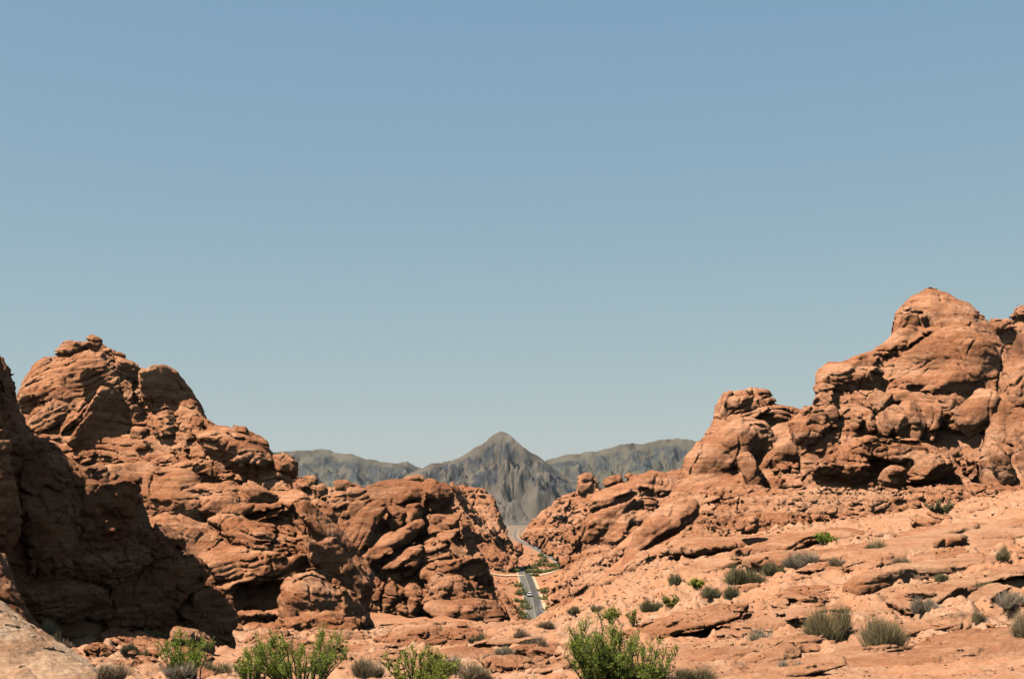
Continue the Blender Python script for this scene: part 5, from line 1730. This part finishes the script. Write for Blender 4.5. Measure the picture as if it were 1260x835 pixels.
paint = plain('white_car_paint', (0.72, 0.72, 0.70), 0.35, 0.5, var=0.02)
glass = plain('dark_car_glass', (0.02, 0.025, 0.03), 0.12, 0.5)
rubber = plain('tyre_rubber', (0.02, 0.02, 0.02), 0.9, 0.1)
rimm = plain('wheel_rim', (0.45, 0.45, 0.46), 0.4, 0.5, 0.6)
redl = plain('tail_lamp_red', (0.35, 0.02, 0.02), 0.3, 0.5)
plate = plain('plate_white', (0.6, 0.6, 0.58), 0.5, 0.3)

Yc = 741.0
i = int(np.argmin(np.abs(RXY[:, 1] - Yc)))
t = RXY[i + 1] - RXY[i]; t /= np.linalg.norm(t)
nr = np.array([t[1], -t[0]])
cp = RXY[i] - nr * 1.1                       # just left of the centre line, driving away
cz = float(ground0([cp[0]], [cp[1]])[0]) + 0.47
sl = float(ground0([RXY[i + 2][0]], [RXY[i + 2][1]])[0] - ground0([RXY[i - 2][0]], [RXY[i - 2][1]])[0]) / 16.0
car = empty('car', (cp[0], cp[1], cz))
car.rotation_euler = (math.atan(sl), 0, math.atan2(-t[0], t[1]))
car.scale = (1.3, 1.3, 1.3)
tag(car, 'small white car on the straight grey road in the valley', 'car')


def body(bm):
    prof = [(-2.2, 0.45), (-2.25, 0.75), (-2.1, 1.02), (-1.1, 1.06), (1.0, 1.02), (1.75, 0.93), (2.2, 0.80), (2.25, 0.5), (2.1, 0.3), (-2.1, 0.3)]
    for sx in (-0.9, 0.9):
        vs = [bm.verts.new((sx, y, z)) for y, z in prof]
        bm.faces.new(vs if sx > 0 else vs[::-1])
    bm.verts.ensure_lookup_table()
    n = len(prof)
    for k in range(n):
        bm.faces.new([bm.verts[k], bm.verts[(k + 1) % n], bm.verts[n + (k + 1) % n], bm.verts[n + k]])
    bmesh.ops.recalc_face_normals(bm, faces=bm.faces)
    bmesh.ops.bevel(bm, geom=list(bm.edges), offset=0.06, segments=2, affect='EDGES')


bm_obj('body', body, paint, car)
bm_obj('cabin', lambda bm: box(bm, (0, -0.55, 1.32), (1.55, 2.9, 0.56), 0.05, (0.82, 0.66)), glass, car)
bm_obj('roof', lambda bm: box(bm, (0, -0.55, 1.62), (1.30, 1.95, 0.06), 0.02), paint, car)
for x in (-0.84, 0.84):
    for y in (-1.38, 1.38):
        wh = bm_obj('wheel', lambda bm: cyl(bm, (0, 0, 0), 0.34, 0.22), rubber, car, (x, y, 0.34))
        bm_obj('rim', lambda bm: cyl(bm, (math.copysign(0.115, x), 0, 0), 0.21, 0.02), rimm, wh)
for x in (-0.68, 0.68):
    bm_obj('tail_lamp', lambda bm: box(bm, (x, -2.24, 0.86), (0.30, 0.06, 0.16), 0.01), redl, car)
    bm_obj('headlight', lambda bm: box(bm, (x, 2.2, 0.72), (0.34, 0.08, 0.14), 0.01), plate, car)
    bm_obj('mirror', lambda bm: box(bm, (x * 1.42, 0.55, 1.08), (0.16, 0.1, 0.12), 0.02), paint, car)
bm_obj('bumper', lambda bm: box(bm, (0, -2.28, 0.46), (1.7, 0.12, 0.2), 0.03), rubber, car)

# shade shelter by the pull-out on the right
p = place(667.5, 704.5, 880, 1000)
sh = empty('shade_shelter', p)
sh.rotation_euler = (0, 0, 0.1)
tag(sh, 'low flat roofed shade shelter beside the track right of the road', 'shelter')
roofm = plain('pale_roof', (0.42, 0.40, 0.36), 0.8, 0.2)
wood = plain('dark_timber', (0.10, 0.075, 0.055), 0.9, 0.1)
bm_obj('roof', lambda bm: box(bm, (0, 0, 2.5), (5.4, 4.0, 0.22), 0.03), roofm, sh)
for x in (-2.4, 2.4):
    for y in (-1.6, 1.6):
        bm_obj('post', lambda bm: box(bm, (x, y, 1.05), (0.18, 0.18, 2.7)), wood, sh)
bm_obj('table', lambda bm: (box(bm, (0, 0, 0.74), (2.2, 0.8, 0.08)), box(bm, (0, 0, 0.3), (1.6, 0.12, 0.86))), wood, sh)
# ---------------------------------------------------------------- air
def haze_box():
    lo, hi = np.array([-12000, -60, -90.0]), np.array([12000, 16000, 900.0])
    V = np.array([[(lo, hi)[i][0], (lo, hi)[j][1], (lo, hi)[k][2]] for i in (0, 1) for j in (0, 1) for k in (0, 1)])
    Q = np.array([[0, 1, 3, 2], [4, 6, 7, 5], [0, 4, 5, 1], [2, 3, 7, 6], [0, 2, 6, 4], [1, 5, 7, 3]])
    m = bpy.data.materials.new('air')
    m.use_nodes = True
    nt = m.node_tree
    nt.nodes.clear()
    out = nt.nodes.new('ShaderNodeOutputMaterial')
    pv = nt.nodes.new('ShaderNodeVolumePrincipled')
    pv.inputs['Color'].default_value = (0.80, 0.90, 1.0, 1)
    pv.inputs['Density'].default_value = HAZE
    pv.inputs['Anisotropy'].default_value = 0.2
    nt.links.new(pv.outputs[0], out.inputs['Volume'])
    o = mesh_np('haze', V, Q, m, smooth=False)
    tag(o, kind='stuff')


HAZE = 1.2e-5
haze_box()
# ---------------------------------------------------------------- light, sky, camera
SUN_TO = np.array([-0.79, -0.48, 0.0]); SUN_EL = math.radians(56)
SUN_TO = SUN_TO / np.linalg.norm(SUN_TO) * math.cos(SUN_EL)
SUN_TO[2] = math.sin(SUN_EL)
sd = bpy.data.lights.new('sun', 'SUN')
sd.energy = 5.0
sd.angle = math.radians(0.53)
sd.color = (1.0, 0.93, 0.82)
so = bpy.data.objects.new('sun', sd)
so.location = (0, 0, 400)
import mathutils
so.rotation_euler = mathutils.Vector(SUN_TO).to_track_quat('Z', 'Y').to_euler()
COL.objects.link(so)

w = bpy.data.worlds.new('World')
scene.world = w
w.use_nodes = True
nt = w.node_tree
nt.nodes.clear()
wo = nt.nodes.new('ShaderNodeOutputWorld')
bg = nt.nodes.new('ShaderNodeBackground')
sky = nt.nodes.new('ShaderNodeTexSky')
sky.sky_type = 'NISHITA'
sky.sun_disc = False
sky.sun_elevation = SUN_EL
sky.sun_rotation = math.atan2(SUN_TO[0], SUN_TO[1])
sky.altitude = 600
sky.air_density = 1.0
sky.dust_density = 0.6
sky.ozone_density = 1.6
bg.inputs['Strength'].default_value = 0.055
hs = nt.nodes.new('ShaderNodeHueSaturation')
hs.inputs['Saturation'].default_value = 0.95
nt.links.new(sky.outputs[0], hs.inputs['Color'])
# film-like response of the clear sky, and the deep blue towards the zenith
sepc = nt.nodes.new('ShaderNodeSeparateColor')
cmb = nt.nodes.new('ShaderNodeCombineColor')
nt.links.new(hs.outputs[0], sepc.inputs[0])
for k, (A, g) in enumerate(((1.62, 0.655), (2.50, 0.430), (4.50, 0.100))):
    pw = nt.nodes.new('ShaderNodeMath'); pw.operation = 'POWER'; pw.inputs[1].default_value = g
    ml = nt.nodes.new('ShaderNodeMath'); ml.operation = 'MULTIPLY'; ml.inputs[1].default_value = A
    nt.links.new(sepc.outputs[k], pw.inputs[0]); nt.links.new(pw.outputs[0], ml.inputs[0]); nt.links.new(ml.outputs[0], cmb.inputs[k])
tc = nt.nodes.new('ShaderNodeTexCoord')
sx = nt.nodes.new('ShaderNodeSeparateXYZ')
nt.links.new(tc.outputs['Generated'], sx.inputs[0])
mr_ = nt.nodes.new('ShaderNodeMapRange'); mr_.interpolation_type = 'SMOOTHSTEP'
for nm, v in (('From Min', 0.36), ('From Max', 0.85), ('To Min', 1.0), ('To Max', 0.22)):
    mr_.inputs[nm].default_value = v
nt.links.new(sx.outputs['Z'], mr_.inputs['Value'])
vm = nt.nodes.new('ShaderNodeVectorMath'); vm.operation = 'SCALE'
nt.links.new(cmb.outputs[0], vm.inputs[0]); nt.links.new(mr_.outputs[0], vm.inputs['Scale'])
nt.links.new(vm.outputs[0], bg.inputs[0])
nt.links.new(bg.outputs[0], wo.inputs[0])

cd = bpy.data.cameras.new('camera')
cd.sensor_width = 36.0
cd.lens = 50.0
cd.clip_start = 0.2
cd.clip_end = 40000
co = bpy.data.objects.new('camera', cd)
co.location = (0, 0, CZ)
co.rotation_euler = (math.pi / 2 + TH, 0, 0)
COL.objects.link(co)
scene.camera = co
scene.view_settings.view_transform = 'Standard'
scene.view_settings.look = 'None'
scene.view_settings.exposure = 0.85
scene.view_settings.gamma = 1.0
scene.cycles.max_bounces = 4
scene.cycles.diffuse_bounces = 0
scene.cycles.volume_bounces = 0
